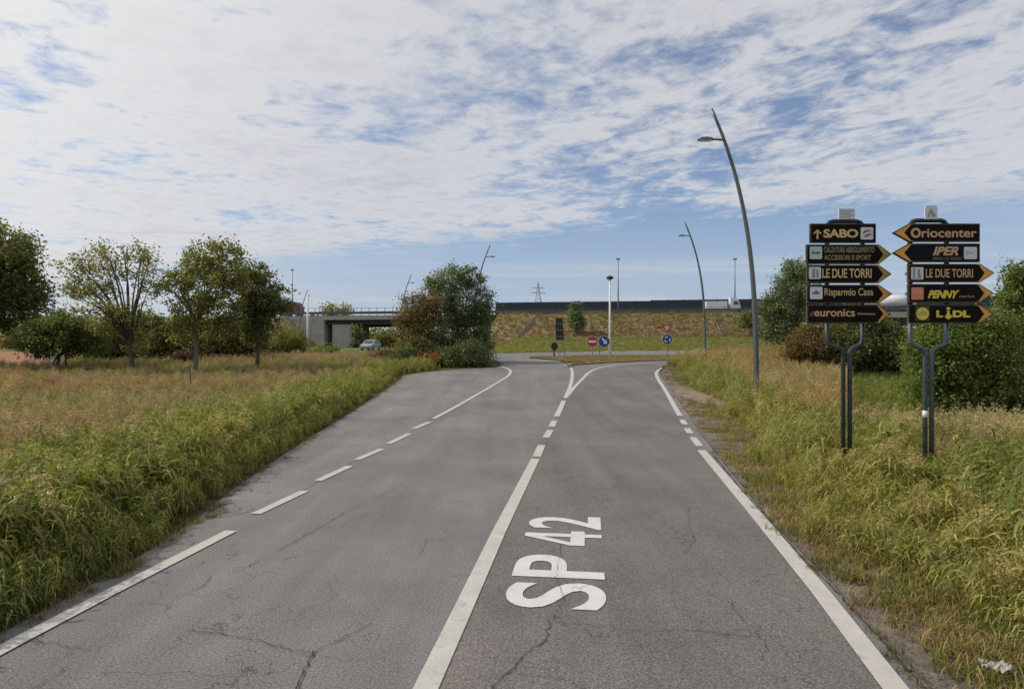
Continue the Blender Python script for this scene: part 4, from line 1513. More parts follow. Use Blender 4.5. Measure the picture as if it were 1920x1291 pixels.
# left row
tree('leafy_tree', 'large dark round-crowned tree cut by the left edge', 'tree', 40, -40, [(-30, 520, 105, 92), (25, 510, 55, 70), (-10, 470, 60, 55), (40, 560, 45, 48), (-40, 590, 80, 40)], DARK, 330, 95, .13, .36, r0=.24, limbs=16)
tree('bushy_tree', 'small dark bushy tree on several thin crooked stems near the left edge', 'tree', 37, 101, [(115, 628, 66, 34), (80, 640, 38, 28), (150, 640, 40, 30), (112, 604, 34, 20)], GREEN, 200, 75, .10, .24, stems=[92, 101, 108, 126], r0=.055, limbs=12)
tree('sparse_tree', 'open vase-shaped tree with thin foliage showing bare forked limbs', 'tree', 36, 251,
     [(150, 505, 42, 26), (205, 480, 50, 22), (268, 480, 42, 24), (225, 520, 40, 20), (165, 545, 50, 26), (285, 530, 30, 30), (225, 585, 75, 34), (130, 540, 25, 25), (195, 610, 45, 22), (260, 640, 22, 26)],
     OLIVE, 220, 36, .095, .23, r0=.13, limbs=26, fork=.30, twigs=150, shell=.2)
tree('leafy_tree', 'tall olive-green tree in the middle of the left row', 'tree', 37, 366,
     [(395, 490, 55, 42), (420, 480, 34, 30), (360, 540, 50, 50), (420, 540, 55, 55), (375, 590, 58, 42), (345, 610, 28, 35), (430, 600, 30, 36)], OLIVE, 300, 56, .10, .24, r0=.12, limbs=18, fork=.4, bark='bark_pale')
tree('leafy_tree', 'dark slender tree at the right end of the left row', 'tree', 39, 481,
     [(478, 520, 32, 32), (490, 560, 40, 40), (470, 590, 38, 42), (505, 580, 32, 30), (530, 575, 16, 16), (478, 625, 26, 24), (540, 548, 7, 7)], DARK, 210, 70, .10, .24, r0=.12, limbs=14, fork=.42)
# hedge behind them
tree('bush', 'dark hedge bush behind the open vase-shaped tree', 'bush', 46, 215, [(205, 640, 40, 42), (235, 655, 34, 32), (180, 665, 24, 26)], DARK, 150, 75, .12, .3, stems=[200, 225], r0=.05, limbs=6)
tree('bush', 'dark green bush between the vase-shaped tree and the tall olive tree', 'bush', 45, 300, [(300, 640, 46, 44), (330, 655, 34, 34), (275, 620, 30, 34)], DARK, 170, 75, .12, .3, stems=[290, 315], r0=.05, limbs=6)
tree('bush', 'dark bush behind the trunk of the slender tree', 'bush', 47, 425, [(400, 640, 46, 32), (440, 630, 40, 34), (470, 640, 30, 28)], DARK, 170, 75, .12, .3, stems=[410, 450], r0=.05, limbs=6)
tree('bush', 'low brownish bush left of the tall olive tree trunk', 'bush', 42, 345, [(345, 672, 18, 18), (325, 678, 20, 14)], BROWN, 50, 60, .09, .2, stems=[345], r0=.03, limbs=4)
tree('bush', 'yellow-green bush right of the slender dark tree', 'bush', 75, 530, [(530, 637, 40, 28), (510, 655, 30, 18), (555, 650, 26, 20)], YELLOWG, 110, 70, .16, .42, stems=[520, 540], r0=.07, limbs=6)
tree('bush', 'grey-green scrub at the far left behind the orange field', 'bush', 90, 45, [(45, 632, 26, 18), (20, 640, 20, 14), (75, 648, 16, 12)], YELLOWG, 60, 60, .2, .5, stems=[45], r0=.08, limbs=4)
tree('bush', 'small round green shrub in front of the overpass', 'bush', 70, 612, [(612, 660, 22, 13), (600, 665, 12, 8)], HEDGE, 50, 60, .12, .3, stems=[612], r0=.04, limbs=4)
# centre clump
tree('leafy_tree', 'tall airy green tree of the clump left of the road', 'tree', 47, 862,
     [(845, 520, 30, 28), (880, 530, 30, 30), (815, 530, 18, 24), (905, 560, 18, 34), (850, 570, 44, 36), (890, 600, 34, 44), (830, 620, 40, 50), (878, 655, 46, 34), (908, 640, 22, 36), (840, 650, 44, 38), (900, 600, 26, 34), (895, 660, 34, 28), (830, 560, 30, 30)], COOL, 560, 60, .095, .25, stems=[845, 862, 880], r0=.09, limbs=24, fork=.3, twigs=110, shell=.3)
tree('leafy_tree', 'rust-brown tree leaning on the left of the green clump', 'tree', 45.5, 790,
     [(795, 585, 30, 30), (768, 605, 26, 32), (785, 640, 42, 40), (757, 572, 8, 16), (806, 562, 20, 22), (775, 560, 7, 10)], RUST, 200, 62, .09, .27, stems=[780, 795], r0=.07, limbs=14, pals={3: DARK, 2: RUST + OLIVE})
tree('bush', 'dark green undergrowth at the foot of the roadside clump', 'bush', 43.6, 850, [(850, 672, 50, 18), (880, 664, 34, 26), (896, 676, 24, 10), (790, 682, 36, 8), (925, 684, 5, 4), (760, 668, 26, 16)], UNDER, 230, 75, .085, .26, stems=[840, 880], r0=.04, limbs=6)
tree('shrub', 'small bright orange-red shrub at the foot of the rust-brown tree', 'shrub', 42.6, 800, [(800, 676, 18, 10), (812, 672, 12, 9), (788, 681, 14, 6)], ORANGE, 55, 60, .09, .14, stems=[800], r0=.02, limbs=4)
tree('shrub', 'green shrub growing half way up the grassy bank', 'shrub', 128, 1081, [(1081, 588, 10, 18), (1083, 603, 15, 13), (1079, 572, 5, 8)], COOL, 60, 60, .25, .5, stems=[1081], r0=.09, limbs=4)
tree('shrub', 'dark bush on the bank behind the tallest lamp', 'shrub', 122, 1410, [(1408, 600, 12, 16), (1398, 606, 10, 8)], DARK, 40, 60, .25, .5, stems=[1408], r0=.09, limbs=4)
# right side
tree('leafy_tree', 'dark airy tree behind the left sign stack', 'tree', 48, 1490,
     [(1493, 510, 20, 24), (1500, 550, 40, 30), (1468, 570, 40, 40), (1500, 600, 50, 44), (1440, 590, 18, 34), (1455, 620, 34, 26), (1500, 505, 26, 26), (1480, 530, 26, 30)], COOL, 320, 80, .10, .28, stems=[1480, 1500], r0=.12, limbs=16)
tree('bush', 'rust-tinged bush below the left sign stack', 'bush', 37, 1530, [(1520, 650, 44, 34), (1560, 655, 40, 36), (1490, 668, 22, 22), (1600, 640, 40, 38), (1540, 625, 36, 26)], DARK, 320, 85, .085, .25, stems=[1520, 1560], r0=.05, limbs=8, pals={0: RUST, 2: RUST})
tree('bush', 'very dark shaded bush between the two sign stacks', 'bush', 38, 1640, [(1630, 640, 44, 44), (1660, 655, 44, 40), (1600, 665, 44, 34), (1600, 600, 40, 24), (1675, 685, 30, 16)], DARK, 300, 90, .11, .27, stems=[1620, 1660], r0=.06, limbs=8)
tree('hedge', 'bright green spreading hedge behind the right sign stack', 'hedge', 19.5, 1790, [(1768, 645, 40, 26), (1830, 650, 50, 30), (1790, 690, 66, 46), (1740, 680, 30, 44), (1860, 670, 60, 50), (1820, 740, 60, 40), (1730, 655, 24, 36), (1770, 740, 56, 44), (1870, 745, 66, 50), (1790, 612, 16, 16), (1862, 610, 30, 30), (1735, 622, 9, 16), (1755, 606, 7, 12), (1818, 606, 10, 14), (1716, 650, 8, 12)], HEDGE, 760, 85, .055, .165, stems=[1760, 1800, 1850], r0=.04, limbs=14, pals={4: DARK + HEDGE, 2: HEDGE + GREEN, 8: GREEN, 5: DARK + GREEN})
tree('hedge', 'tall green bush at the right edge of the picture', 'hedge', 21, 1930, [(1915, 600, 46, 46), (1930, 540, 34, 40), (1905, 680, 40, 60), (1940, 640, 60, 80), (1895, 740, 46, 40), (1890, 560, 16, 16), (1905, 510, 18, 18)], HEDGE, 560, 95, .058, .16, stems=[1900, 1940], r0=.05, limbs=14, pals={3: DARK, 4: GREEN})
tree('bush', 'pale straw-coloured shrub left of the green posts', 'bush', 31, 1722, [(1722, 668, 16, 22), (1716, 690, 14, 16)], YELLOWG, 50, 60, .09, .2, stems=[1722], r0=.02, limbs=4)
# far trees
tree('far_tree', 'rounded pale tree showing over the overpass railing', 'tree', 230, 632, [(618, 583, 16, 13), (645, 584, 16, 12), (632, 600, 30, 20)], OLIVE, 60, 45, .5, 1.1, r0=.4, limbs=6, group=None)
tree('far_tree', 'slim dark tree beside the overpass pier', 'tree', 135, 668, [(668, 625, 7, 16), (670, 645, 10, 14)], DARK, 30, 60, .3, .5, r0=.12, limbs=4)
for i_, (px, cy, rx, ry, D, pl, lb) in enumerate(((722, 632, 40, 18, 190, YELLOWG, 'light green trees seen through the overpass opening'), (770, 636, 40, 16, 200, OLIVE, 'olive trees beyond the overpass, right of the opening'), (600, 634, 36, 18, 210, DARK, 'dark trees beyond the overpass pier'))):
    tree('far_tree', lb, 'tree', D, px, [(px, cy, rx, ry), (px - 18, cy + 6, rx * .7, ry * .7), (px + 20, cy + 8, rx * .6, ry * .7)], pl, 70, 55, .45, .9, r0=.3, limbs=5)


def far_wood(name, label, x0, x1, D, h, pal, n):
    P_ = np.stack([rng.uniform(x0, x1, n), D + rng.uniform(-15, 15, n), np.zeros(n)], 1)
    hh = h * (.75 + .35 * np.sin(P_[:, 0] * .11) * np.sin(P_[:, 0] * .037 + 1) + .15 * np.sin(P_[:, 0] * .5))
    P_[:, 2] = gz(P_[:, 0], P_[:, 1]) + hh * rng.random(n) ** .6
    cols = palette(n, pal) * rng.uniform(.7, 1.2, n)[:, None]
    o = leaves_mesh(name, P_, np.full(n, D * .006) * rng.uniform(.6, 1.4, n), cols, None, (0, 0, 0))
    o['kind'] = 'stuff'
    tag(o, label, 'wood')


far_wood('distant_wood', 'far-off wood on the horizon behind the left row of trees', -330, -70, 240, 9, DARK, 14000)
far_wood('distant_wood', 'far-off wood on the horizon beyond the right viaduct', 70, 420, 260, 7, GREEN, 9000)

# brush pile
bpil = thing('brush_pile', 'heap of dry reddish brushwood left of the rust-brown tree', 'brush pile', gx(735, 47))
mb = MB()
for _ in range(420):
    c0 = Vector((gx(random.gauss(735, 17), 47).x, 47 + random.uniform(-1.5, 1.5), 0))
    c0.z = float(gz(c0.x, c0.y)) + abs(random.gauss(0, .35)) * max(.1, 1 - abs(c0.x - gx(735, 47).x) / 2)
    d_ = Vector((random.uniform(-1, 1), random.uniform(-.6, .6), random.uniform(-.1, .45))).normalized() * random.uniform(.4, 1.1)
    mb.tube([c0, c0 + d_ * .5 + Vector((0, 0, .08)), c0 + d_], [.02, .015, .005], 4, False)
mb.build('branches', M['twig'], bpil, kind='stuff')
P_ = np.array([(gx(random.gauss(735, 18), 47).x, 47 + random.uniform(-1.5, 1.2), 0) for _ in range(2500)])
P_[:, 2] = gz(P_[:, 0], P_[:, 1]) + np.abs(rng.normal(0, .4, 2500))
leaves_mesh('dry_leaves', P_, np.full(2500, .09), palette(2500, BROWN) * rng.uniform(.7, 1.4, 2500)[:, None], bpil, bpil.location)['kind'] = 'stuff'

st_ = gx(358, 27)
t = thing('wooden_stake', 'thin dark wooden stake standing in the left meadow grass', 'stake', st_)
MB().tube([(st_.x, st_.y, st_.z - .2), (st_.x - .02, st_.y, st_.z + .8), (st_.x - .04, st_.y, st_.z + 1.35)], [.032, .03, .024], 7).build('shaft', M['wood'], t)

# litter
def litter(label, px, py, s, seed):
    g_ = un(px, py)
    r_ = random.Random(seed)
    n_u, n_v = 22, 14
    vs, fs = [], []
    for i_ in range(n_u):
        for j_ in range(n_v):
            u_, v_ = i_ / (n_u - 1) - .5, j_ / (n_v - 1) - .5
            nz = noise.noise(Vector((u_ * 4 + seed, v_ * 4, 0)))
            n2_ = noise.noise(Vector((u_ * 9 + seed, v_ * 9, 4)))
            wd_ = .55 + .5 * abs(math.sin(u_ * 5.2 + .8))
            vs.append((g_[0] + s * (u_ * 2.0 + .3 * nz) + s * .3 * v_ * wd_ + s * .12 * n2_, g_[1] - s * (u_ * 1.1 - v_ * wd_) + .3 * s * nz, float(gz(*g_)) + .04 + s * (.45 * abs(nz) + .35 * math.cos(v_ * 3) * wd_ + .35 * n2_)))
    for i_ in range(n_u - 1):
        for j_ in range(n_v - 1):
            a = i_ * n_v + j_
            fs.append((a, a + 1, a + n_v + 1, a + n_v))
    mb_ = MB(); mb_.add(vs, fs)
    o = mb_.build('plastic_bag', M['plastic'])
    tag(o, label, 'litter')
    o.data.polygons.foreach_set('use_smooth', [True] * len(o.data.polygons))


litter('crumpled white plastic bag in the dry grass at the bottom right corner', 1868, 1266, .095, 3)
litter('tiny scrap of white litter on the gravel left of the lay-by edge', 498, 862, .05, 5)

# ------------------------------------------------------------------ grass clumps (kept out of the scene, instanced by the grass objects)
def clump_mesh(name, n, h0, h1, w0, bend, spread, cols, seed_frac=0.0, seedcol=None, seglen=4, fluff=26, hairw=.005):
    r_ = np.random.default_rng(abs(hash(name)) % 1000 if False else sum(map(ord, name)))
    vs, fs, cl = [], [], []
    for _ in range(n):
        a = r_.uniform(0, 2 * math.pi)
        rad = spread * math.sqrt(r_.random())
        x0, y0 = rad * math.cos(a), rad * math.sin(a)
        h = r_.uniform(h0, h1)
        is_seed = r_.random() < seed_frac
        w = (w0 * r_.uniform(.6, 1.3)) if not is_seed else hairw
        da = r_.uniform(0, 2 * math.pi)
        bd = bend * r_.uniform(.3, 1.3) * (.35 if is_seed else 1)
        dx, dy = math.cos(da), math.sin(da)
        px_, py_ = -dy, dx
        c = np.array(cols[r_.integers(len(cols))]) * r_.uniform(.7, 1.3)
        if is_seed:
            c = np.array(seedcol) * .8
        base = len(vs)
        pts = []
        for k in range(seglen + 1):
            f = k / seglen
            out = bd * h * f ** 2
            z = h * (f - .45 * bd * f ** 2.4)
            ww = w * (1 - f ** 1.6) * .5 + .0012
            cx_, cy_ = x0 + dx * out, y0 + dy * out
            pts.append((cx_, cy_, z))
            vs.append((cx_ + px_ * ww, cy_ + py_ * ww, z)); vs.append((cx_ - px_ * ww, cy_ - py_ * ww, z))
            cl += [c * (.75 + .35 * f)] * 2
        for k in range(seglen):
            q = base + 2 * k
            fs.append((q, q + 1, q + 3, q + 2))
        if is_seed:
            tx, ty, tz = pts[-1]
            for k in range(fluff):
                f = r_.random()
                hx = tx - (tx - pts[-2][0]) * f * 1.0 + r_.normal(0, .018 + .03 * f)
                hy = ty - (ty - pts[-2][1]) * f * 1.0 + r_.normal(0, .018 + .03 * f)
                hz = tz - .24 * f + r_.normal(0, .01)
                s = r_.uniform(.006, .012)
                d = r_.normal(size=3); d /= np.linalg.norm(d)
                e = r_.normal(size=3); e -= e.dot(d) * d; e /= np.linalg.norm(e)
                b = len(vs)
                p = np.array([hx, hy, hz])
                for q in (p - d * s * 2, p + e * s, p + d * s * 2, p - e * s):
                    vs.append(tuple(q))
                cl += [np.array(seedcol) * r_.uniform(.7, 1.35)] * 4
                fs.append((b, b + 1, b + 2, b + 3))
    me = bpy.data.meshes.new(name)
    me.from_pydata([tuple(v) for v in vs], [], fs)
    at_ = me.attributes.new('Col', 'FLOAT_COLOR', 'POINT')
    at_.data.foreach_set('color', np.concatenate([np.array(cl), np.ones((len(cl), 1))], 1).ravel())
    me.materials.append(M['grass'])
    return me


def leafy_mesh(name, n, h, cols, leaf=.07, spread=.2):
    r_ = np.random.default_rng(sum(map(ord, name)))
    vs, fs, cl = [], [], []
    for _ in range(n):
        a = r_.uniform(0, 2 * math.pi); rad = spread * math.sqrt(r_.random())
        z = h * r_.random() ** .7
        p = np.array([rad * math.cos(a), rad * math.sin(a), z])
        d = np.array([math.cos(a) + r_.normal(0, .5), math.sin(a) + r_.normal(0, .5), r_.normal(.1, .5)]); d /= np.linalg.norm(d)
        e = r_.normal(size=3); e -= e.dot(d) * d; e /= np.linalg.norm(e)
        s = leaf * r_.uniform(.5, 1.2)
        b = len(vs)
        for q in (p, p + d * s * .5 + e * s * .28, p + d * s * 1.2, p + d * s * .5 - e * s * .28):
            vs.append(tuple(q))
        c = np.array(cols[r_.integers(len(cols))]) * r_.uniform(.7, 1.3)
        cl += [c] * 4
        fs.append((b, b + 1, b + 2, b + 3))
    me = bpy.data.meshes.new(name)
    me.from_pydata(vs, [], fs)
    at_ = me.attributes.new('Col', 'FLOAT_COLOR', 'POINT')
    at_.data.foreach_set('color', np.concatenate([np.array(cl), np.ones((len(cl), 1))], 1).ravel())
    me.materials.append(M['grass'])
    return me


def reed_mesh(name, n, h0, h1, spread, cols, leaf=.22, w=.017, seedcol=None):
    r_ = np.random.default_rng(sum(map(ord, name)) + 5)
    vs, fs, cl = [], [], []

    def ribbon(pts, ws, side, cs):
        b = len(vs)
        for p, q, c in zip(pts, ws, cs):
            vs.append(tuple(p + side * q)); vs.append(tuple(p - side * q)); cl.extend([c, c])
        for k in range(len(pts) - 1):
            q = b + 2 * k
            fs.append((q, q + 1, q + 3, q + 2))
    for _ in range(n):
        a = r_.uniform(0, 6.283); rad = spread * math.sqrt(r_.random())
        b0 = np.array([rad * math.cos(a), rad * math.sin(a), 0.0])
        h = r_.uniform(h0, h1)
        da = r_.uniform(0, 6.283); ln = r_.uniform(.05, .4)
        dv = np.array([math.cos(da), math.sin(da), 0])
        sp = [b0 + dv * ln * h * f * f + np.array([0, 0, h * f * (1 - .12 * ln * f)]) for f in (0, .35, .7, 1.0)]
        c0 = np.array(cols[r_.integers(len(cols))])
        sd_ = np.array([-dv[1], dv[0], 0])
        ribbon(sp, [.004, .0035, .003, .002], sd_, [c0 * .9] * 4)
        m = int(h / .075)
        for k in range(m):
            f = .12 + .86 * (k + r_.random() * .8) / m
            p = b0 + dv * ln * h * f * f + np.array([0, 0, h * f])
            la = r_.uniform(0, 6.283)
            ld = np.array([math.cos(la), math.sin(la), 0])
            L_ = leaf * r_.uniform(.55, 1.35)
            rise = r_.uniform(.15, .9); drop = r_.uniform(.5, 1.5)
            lp = [p + ld * L_ * t_ * .8 + np.array([0, 0, L_ * (rise * t_ - drop * t_ * t_)]) for t_ in (0, .3, .65, 1.0)]
            tw = r_.normal(0, .4)
            side = np.array([-ld[1], ld[0], tw]); side /= np.linalg.norm(side)
            c = np.array(cols[r_.integers(len(cols))]) * r_.uniform(.65, 1.35)
            ribbon(lp, [w * .3, w * .5, w * .42, .001], side, [c * .9, c, c * 1.05, c * 1.15])
        if seedcol is not None and r_.random() < .5:
            for k in range(22):
                f = r_.random()
                p = sp[-1] + np.array([r_.normal(0, .012 + .03 * f), r_.normal(0, .012 + .03 * f), .1 - .22 * f])
                d = r_.normal(size=3); d /= np.linalg.norm(d)
                e = np.cross(d, [.3, .5, .8]); e /= np.linalg.norm(e)
                s_ = r_.uniform(.006, .012); b = len(vs)
                for q in (p - d * s_ * 2, p + e * s_, p + d * s_ * 2, p - e * s_):
                    vs.append(tuple(q))
                cl.extend([np.array(seedcol) * r_.uniform(.7, 1.3)] * 4)
                fs.append((b, b + 1, b + 2, b + 3))
    me = bpy.data.meshes.new(name)
    me.from_pydata(vs, [], fs)
    at_ = me.attributes.new('Col', 'FLOAT_COLOR', 'POINT')
    at_.data.foreach_set('color', np.concatenate([np.array(cl), np.ones((len(cl), 1))], 1).ravel())
    me.materials.append(M['grass'])
    return me


PC = bpy.data.collections.new('grass_clumps')
GB = [(.14, .165, .040), (.20, .215, .055), (.27, .27, .085), (.095, .12, .033)]
YB = [(.33, .29, .10), (.40, .34, .14), (.24, .23, .07)]
DB = [(.37, .27, .14), (.29, .20, .10), (.46, .37, .21), (.20, .13, .07)]
protos = [
    reed_mesh('a_lush', 12, .35, .85, .17, GB + GB + YB[:2], .20, .020),
    reed_mesh('b_yellowgreen', 11, .35, .9, .18, GB + YB + YB, .20, .020),
    clump_mesh('c_dry', 30, .3, .75, .010, .8, .17, DB + YB),
    clump_mesh('d_redseed', 22, .55, 1.05, .010, .5, .18, GB + YB, .5, (.31, .225, .15), fluff=20),
    clump_mesh('e_tanseed', 20, .55, 1.0, .010, .55, .18, YB + GB, .45, (.44, .345, .20), fluff=18),
    clump_mesh('f_short', 40, .06, .2, .009, .8, .15, GB + DB[:2]),
    leafy_mesh('g_weed', 110, .6, [(.055, .095, .030), (.08, .13, .04), (.11, .16, .055)]),
    clump_mesh('h_shortdry', 36, .05, .2, .007, .9, .17, DB),
    reed_mesh('i_broad', 8, .5, 1.05, .2, GB + YB, .32, .032),
    clump_mesh('j_arch', 5, .5, .95, .022, 1.15, .22, [(.40, .36, .17), (.34, .31, .13), (.27, .29, .10)], seglen=6),
]
for me in protos:
    PC.objects.link(bpy.data.objects.new(me.name, me))


def scatter(name, label, cat, P3, idx, scale, tint):
    n = len(P3)
    me = bpy.data.meshes.new(name)
    me.vertices.add(n)
    me.vertices.foreach_set('co', np.asarray(P3, float).ravel())
    a = me.attributes.new('idx', 'INT', 'POINT'); a.data.foreach_set('value', np.asarray(idx, np.int32))
    a = me.attributes.new('scl', 'FLOAT', 'POINT'); a.data.foreach_set('value', np.asarray(scale, float))
    rot = np.stack([rng.normal(0, .12, n), rng.normal(0, .12, n), rng.uniform(0, 6.283, n)], 1)
    a = me.attributes.new('rot', 'FLOAT_VECTOR', 'POINT'); a.data.foreach_set('vector', rot.ravel())
    a = me.attributes.new('tint', 'FLOAT_VECTOR', 'POINT'); a.data.foreach_set('vector', np.asarray(tint, float).ravel())
    me.materials.append(M['grass'])
    o = link(name, me, None, 'stuff')
    tag(o, label, cat)
    ng = bpy.data.node_groups.new('scatter_' + name, 'GeometryNodeTree')
    ng.interface.new_socket('Geometry', in_out='INPUT', socket_type='NodeSocketGeometry')
    ng.interface.new_socket('Geometry', in_out='OUTPUT', socket_type='NodeSocketGeometry')
    N, L = ng.nodes, ng.links
    gi, go = N.new('NodeGroupInput'), N.new('NodeGroupOutput')
    ip = N.new('GeometryNodeInstanceOnPoints')
    ci = N.new('GeometryNodeCollectionInfo')
    ci.inputs['Collection'].default_value = PC
    ci.inputs['Separate Children'].default_value = True
    ci.inputs['Reset Children'].default_value = True

    def na(nm, dt):
        q = N.new('GeometryNodeInputNamedAttribute'); q.data_type = dt
        q.inputs['Name'].default_value = nm
        return q.outputs['Attribute']
    L.new(gi.outputs[0], ip.inputs['Points'])
    L.new(ci.outputs[0], ip.inputs['Instance'])
    ip.inputs['Pick Instance'].default_value = True
    L.new(na('idx', 'INT'), ip.inputs['Instance Index'])
    L.new(na('rot', 'FLOAT_VECTOR'), ip.inputs['Rotation'])
    L.new(na('scl', 'FLOAT'), ip.inputs['Scale'])
    L.new(ip.outputs[0], go.inputs[0])
    md = o.modifiers.new('scatter', 'NODES')
    md.node_group = ng
    return o


def dist_poly(x, y, line):
    d = np.full(np.shape(x), 1e9)
    for (ax, ay), (bx, by) in zip(line[:-1], line[1:]):
        L2 = (bx - ax) ** 2 + (by - ay) ** 2 + 1e-9
        t = np.clip(((x - ax) * (bx - ax) + (y - ay) * (by - ay)) / L2, 0, 1)
        d = np.minimum(d, np.hypot(x - ax - t * (bx - ax), y - ay - t * (by - ay)))
    return d


def sample(n, ymin, ymax, pxmin, pxmax, power=1.0):
    """random ground points inside the camera's wedge (a bit wider), denser near the camera"""
    y = ymin + (ymax - ymin) * rng.random(n) ** power
    # keep areal density falling with distance
    x = y * (pxmin - CX + (pxmax - pxmin) * rng.random(n)) / F
    return x, y


# left meadow ----------------------------------------------------------
x, y = sample(60000, 2.2, 60, -330, 960, 1.7)
m_ = (~poly_mask(x, y, ROAD)) & (x < 0)
x, y = x[m_], y[m_]
d = dist_poly(x, y, left_edge + far_left)
n3 = vnoise(x, y, .35, 7.7); n4 = vnoise(x, y, .12, 1.7); n5 = vnoise(x, y, 1.2, 4.0)
keep = (d > .16 + .22 * n5 + .15 * n3) & ~((y > 40) & (x > -14) & (x / y > -.12))
keep &= ~((y > 41) & (x / y < -.7))
x, y, d, n3, n4, n5 = (q[keep] for q in (x, y, d, n3, n4, n5))
inner = d + n3 * 1.6
u_ = rng.random(len(x))
idx = np.where(inner < .35, np.where(u_ < .75, 5, 0),
      np.where(inner < 2.9, np.where(u_ < .34, 0, np.where(u_ < .62, 1, np.where(u_ < .72 + .3 * n5, 2, np.where(u_ < .84, 8, np.where(u_ < .92, 4, 9))))),
      np.where(u_ < .34 + .25 * n4, 3, np.where(u_ < .54 + .2 * n4, 4, np.where(u_ < .74, 1, np.where(u_ < .84, 0, np.where(u_ < .96, 2, 8)))))))
hs = np.where(d < .9, .35 + .6 * d, 1.0) * (1 + .18 * n4 + .35 * n5) * rng.uniform(.65, 1.2, len(x))
hs = hs * np.where(d > 3, .9, 1.08) * np.where(y > 28, .8, 1)
hs = np.clip(hs, .2, 1.25)
ti = np.array([1.04, 1.08, 1.05]) * rng.uniform(.88, 1.2, len(x))[:, None]
red = np.clip((inner - 2.4) / 3, 0, 1) * np.clip(.5 + n4 * 2.0 + n3 * .6, 0, 1)
ti *= 1 + red[:, None] * (np.array([1.13, .98, 1.08]) - 1)
gy = np.clip(n3 * 1.8, 0, 1)[:, None] * (inner < 2.9)[:, None]
ti *= 1 + gy * (np.array([1.22, 1.12, 1.0]) - 1)
scatter('tall_grass', 'tall green and reddish seeding grass covering the left verge and meadow', 'grass', np.stack([x, y, gz(x, y) - .05], 1), idx, hs, ti)

# right verge ----------------------------------------------------------
x, y = sample(60000, 2.2, 62, 960, 2250, 1.7)
m_ = (~poly_mask(x, y, ROAD)) & (x > 0)
x, y = x[m_], y[m_]
d = dist_poly(x, y, right_edge)
n3 = vnoise(x, y, .45, 2.7); n4 = vnoise(x, y, .15, 6.7); n5 = vnoise(x, y, 1.4, 8.0)
dpp = np.hypot((x - dp[0]) / .55, (y - dp[1]) / 4)
keep = (d > .12 + .1 * n5) & (dpp > 1)
x, y, d, n3, n4, n5 = (q[keep] for q in (x, y, d, n3, n4, n5))
inner = d + n3 * .9 + n5 * .4
u_ = rng.random(len(x))
strip_ = inner < .95 + .3 * (y > 12)
thin = strip_ & (rng.random(len(x)) < .78 - .35 * inner + .4 * n5)
x, y, d, n3, n4, n5, inner, u_, strip_ = (q[~thin] for q in (x, y, d, n3, n4, n5, inner, u_, strip_))
lush = (x > 4.6 + .33 * (y - 4)) & (y < 11.5) & (y > 4.5)
far_ = d > 4.6
idx = np.where(strip_, np.where(u_ < .5, 7, 5),
      np.where(lush, np.where(u_ < .18, 6, np.where(u_ < .44, 0, np.where(u_ < .66, 8, np.where(u_ < .90, 1, 9)))),
      np.where(inner < 3.2, np.where(u_ < .34 + .4 * n5, 2, np.where(u_ < .66, 1, np.where(u_ < .76, 0, np.where(u_ < .84, 8, np.where(u_ < .93, 4, 9))))),
      np.where(u_ < .16 + .3 * n4, 3, np.where(u_ < .42, 4, np.where(u_ < .62, 2, np.where(u_ < .90, 1, np.where(u_ < .95, 0, 9))))))))
hs = np.where(strip_, .9, np.clip(.45 + .28 * (inner - 1.2), .4, 1.0)) * (1 + .15 * n4 + .35 * n5) * rng.uniform(.65, 1.2, len(x))
hs = np.where(strip_, hs, np.clip(hs * 1.12, .25, 1.25))
hs = np.where(lush, hs * .9, hs)
ppx = CX + F * x / y
hs = np.where((ppx > 1690) & (ppx < 1830) & (y > 8.6) & (y < 14), hs * .66, hs)
low_ = (ppx > 1590) & (y > 15.5)
hs = np.where(low_, hs * .42, hs)
idx = np.where(low_ & (ppx < 1730) & (y > 18), np.where(u_ < .6, 0, 6), idx)
ti = np.array([1.03, 1.09, 1.05]) * rng.uniform(.88, 1.2, len(x))[:, None]
dryw = np.clip(.5 + n4 * 1.6, 0, 1)[:, None] * (~lush)[:, None]
ti *= 1 + dryw * (np.array([1.12, 1.03, .92]) - 1)
ti *= np.where((idx == 3)[:, None], np.array([1.05, .92, .9]), 1.0)
scatter('tall_grass', 'tall yellow and green grass covering the right verge round the sign posts', 'grass', np.stack([x, y, gz(x, y) - .05], 1), idx, hs, ti)

# tufts and litter creeping over the asphalt margins
x, y = sample(40000, 2.2, 45, -330, 1900, 1.5)
d = np.minimum(dist_poly(x, y, left_edge), dist_poly(x, y, right_edge))
n5 = vnoise(x, y, 1.1, 21.0)
m_ = (d < np.where(x > 0, .05 + .13 * np.clip(n5, 0, 1), .10 + .30 * np.clip(n5 + .1, 0, 1))) & poly_mask(x, y, ROAD)
m_ &= (x < 0) | (rng.random(len(x)) < .5)
x, y, n5 = x[m_], y[m_], n5[m_]
scatter('margin_tufts', 'small grass tufts and dead stalks growing out of the road edges', 'grass', np.stack([x, y, gz(x, y) - .01], 1), np.where(rng.random(len(x)) < .55, 7, 5), rng.uniform(.25, .8, len(x)), np.ones((len(x), 3)) * rng.uniform(.7, 1.1, len(x))[:, None])

# splitter island, roundabout lawn and bank -------------------------------
pts = np.array(ISL)
x = rng.uniform(pts[:, 0].min(), pts[:, 0].max(), 9000); y = rng.uniform(pts[:, 1].min(), pts[:, 1].max(), 9000)
m_ = poly_mask(x, y, ISL)
x, y = x[m_], y[m_]
scatter('island_grass', 'short dry brown grass on the splitter island', 'grass', np.stack([x, y, gz(x, y) + .04], 1), np.where(rng.random(len(x)) < .65, 7, 5), rng.uniform(.4, .9, len(x)), np.tile([1.0, .93, .85], (len(x), 1)))

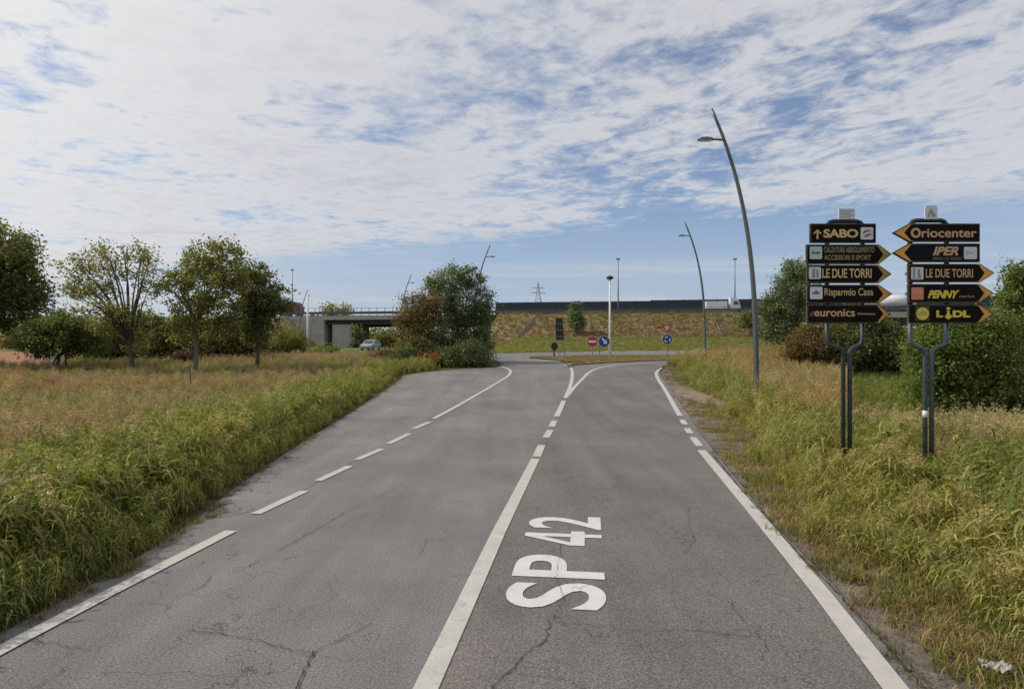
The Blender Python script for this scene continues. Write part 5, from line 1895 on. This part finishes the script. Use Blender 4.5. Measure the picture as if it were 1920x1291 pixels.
x, y = sample(9000, 66, 124, 900, 1700, 1.0)
m_ = (~poly_mask(x, y, ROAD))
x, y = x[m_], y[m_]
scatter('roundabout_lawn', 'mown green grass on the rising roundabout lawn', 'grass', np.stack([x, y, gz(x, y) - .03], 1), np.full(len(x), 5), rng.uniform(1.2, 2.6, len(x)), np.tile([1.25, 1.25, 1.2], (len(x), 1)) * rng.uniform(.8, 1.2, len(x))[:, None])

s_ = rng.uniform(-6, 74, 8000); o_ = rng.uniform(.3, 14.5, 8000)
P2 = np.array([mw(a, b) for a, b in zip(s_, o_)])
hf_ = np.interp(-o_, -np.array([15, 13.5, 12, 10.5, 9, 7.5, 6, 4.5, 3, 1.6, .5]), np.array([-.02, .06, .17, .29, .41, .53, .65, .77, .89, .97, 1])) if True else None
tt_ = np.clip((s_ + 8.5) / 6, 0, 1) * np.clip((76 - s_) / 5, 0, 1)
b_ = gz(P2[:, 0], P2[:, 1]) - .1
z_ = b_ + (TOP - .12 - b_) * hf_ * tt_
nn_ = vnoise(P2[:, 0], P2[:, 1], .22, 4.4)
z_ = z_ + nn_ * .35 - .05
w_ = vnoise(P2[:, 0], P2[:, 1], .09, 2.2)
scatter('bank_grass', 'rough dry brown and olive grass on the motorway bank', 'grass', np.stack([P2[:, 0], P2[:, 1], z_], 1), np.where(rng.random(len(s_)) < .6, 2, 1), rng.uniform(.5, 1.25, len(s_)),
        1.1 * (np.array([.86, .76, .86]) + np.clip(w_, 0, 1)[:, None] * np.array([-.15, .2, .0])) * rng.uniform(.82, 1.1, len(s_))[:, None])

# gravel on the right shoulder
mb = MB()
for _ in range(1100):
    yy_ = 3.5 + 24 * random.random() ** 1.6
    k = min(range(len(right_edge)), key=lambda q: abs(right_edge[q][1] - yy_))
    re = sorted(right_edge, key=lambda q: q[1])
    xe = float(np.interp(yy_, [q[1] for q in re], [q[0] for q in re]))
    xx_ = xe + random.uniform(.0, 1.3)
    s = random.uniform(.005, .016)
    mb.box((xx_, yy_, float(gz(xx_, yy_)) - .02), (s * 1.4, s, s), random.uniform(0, 3))
mb.build('gravel', M['stone'], kind='stuff')
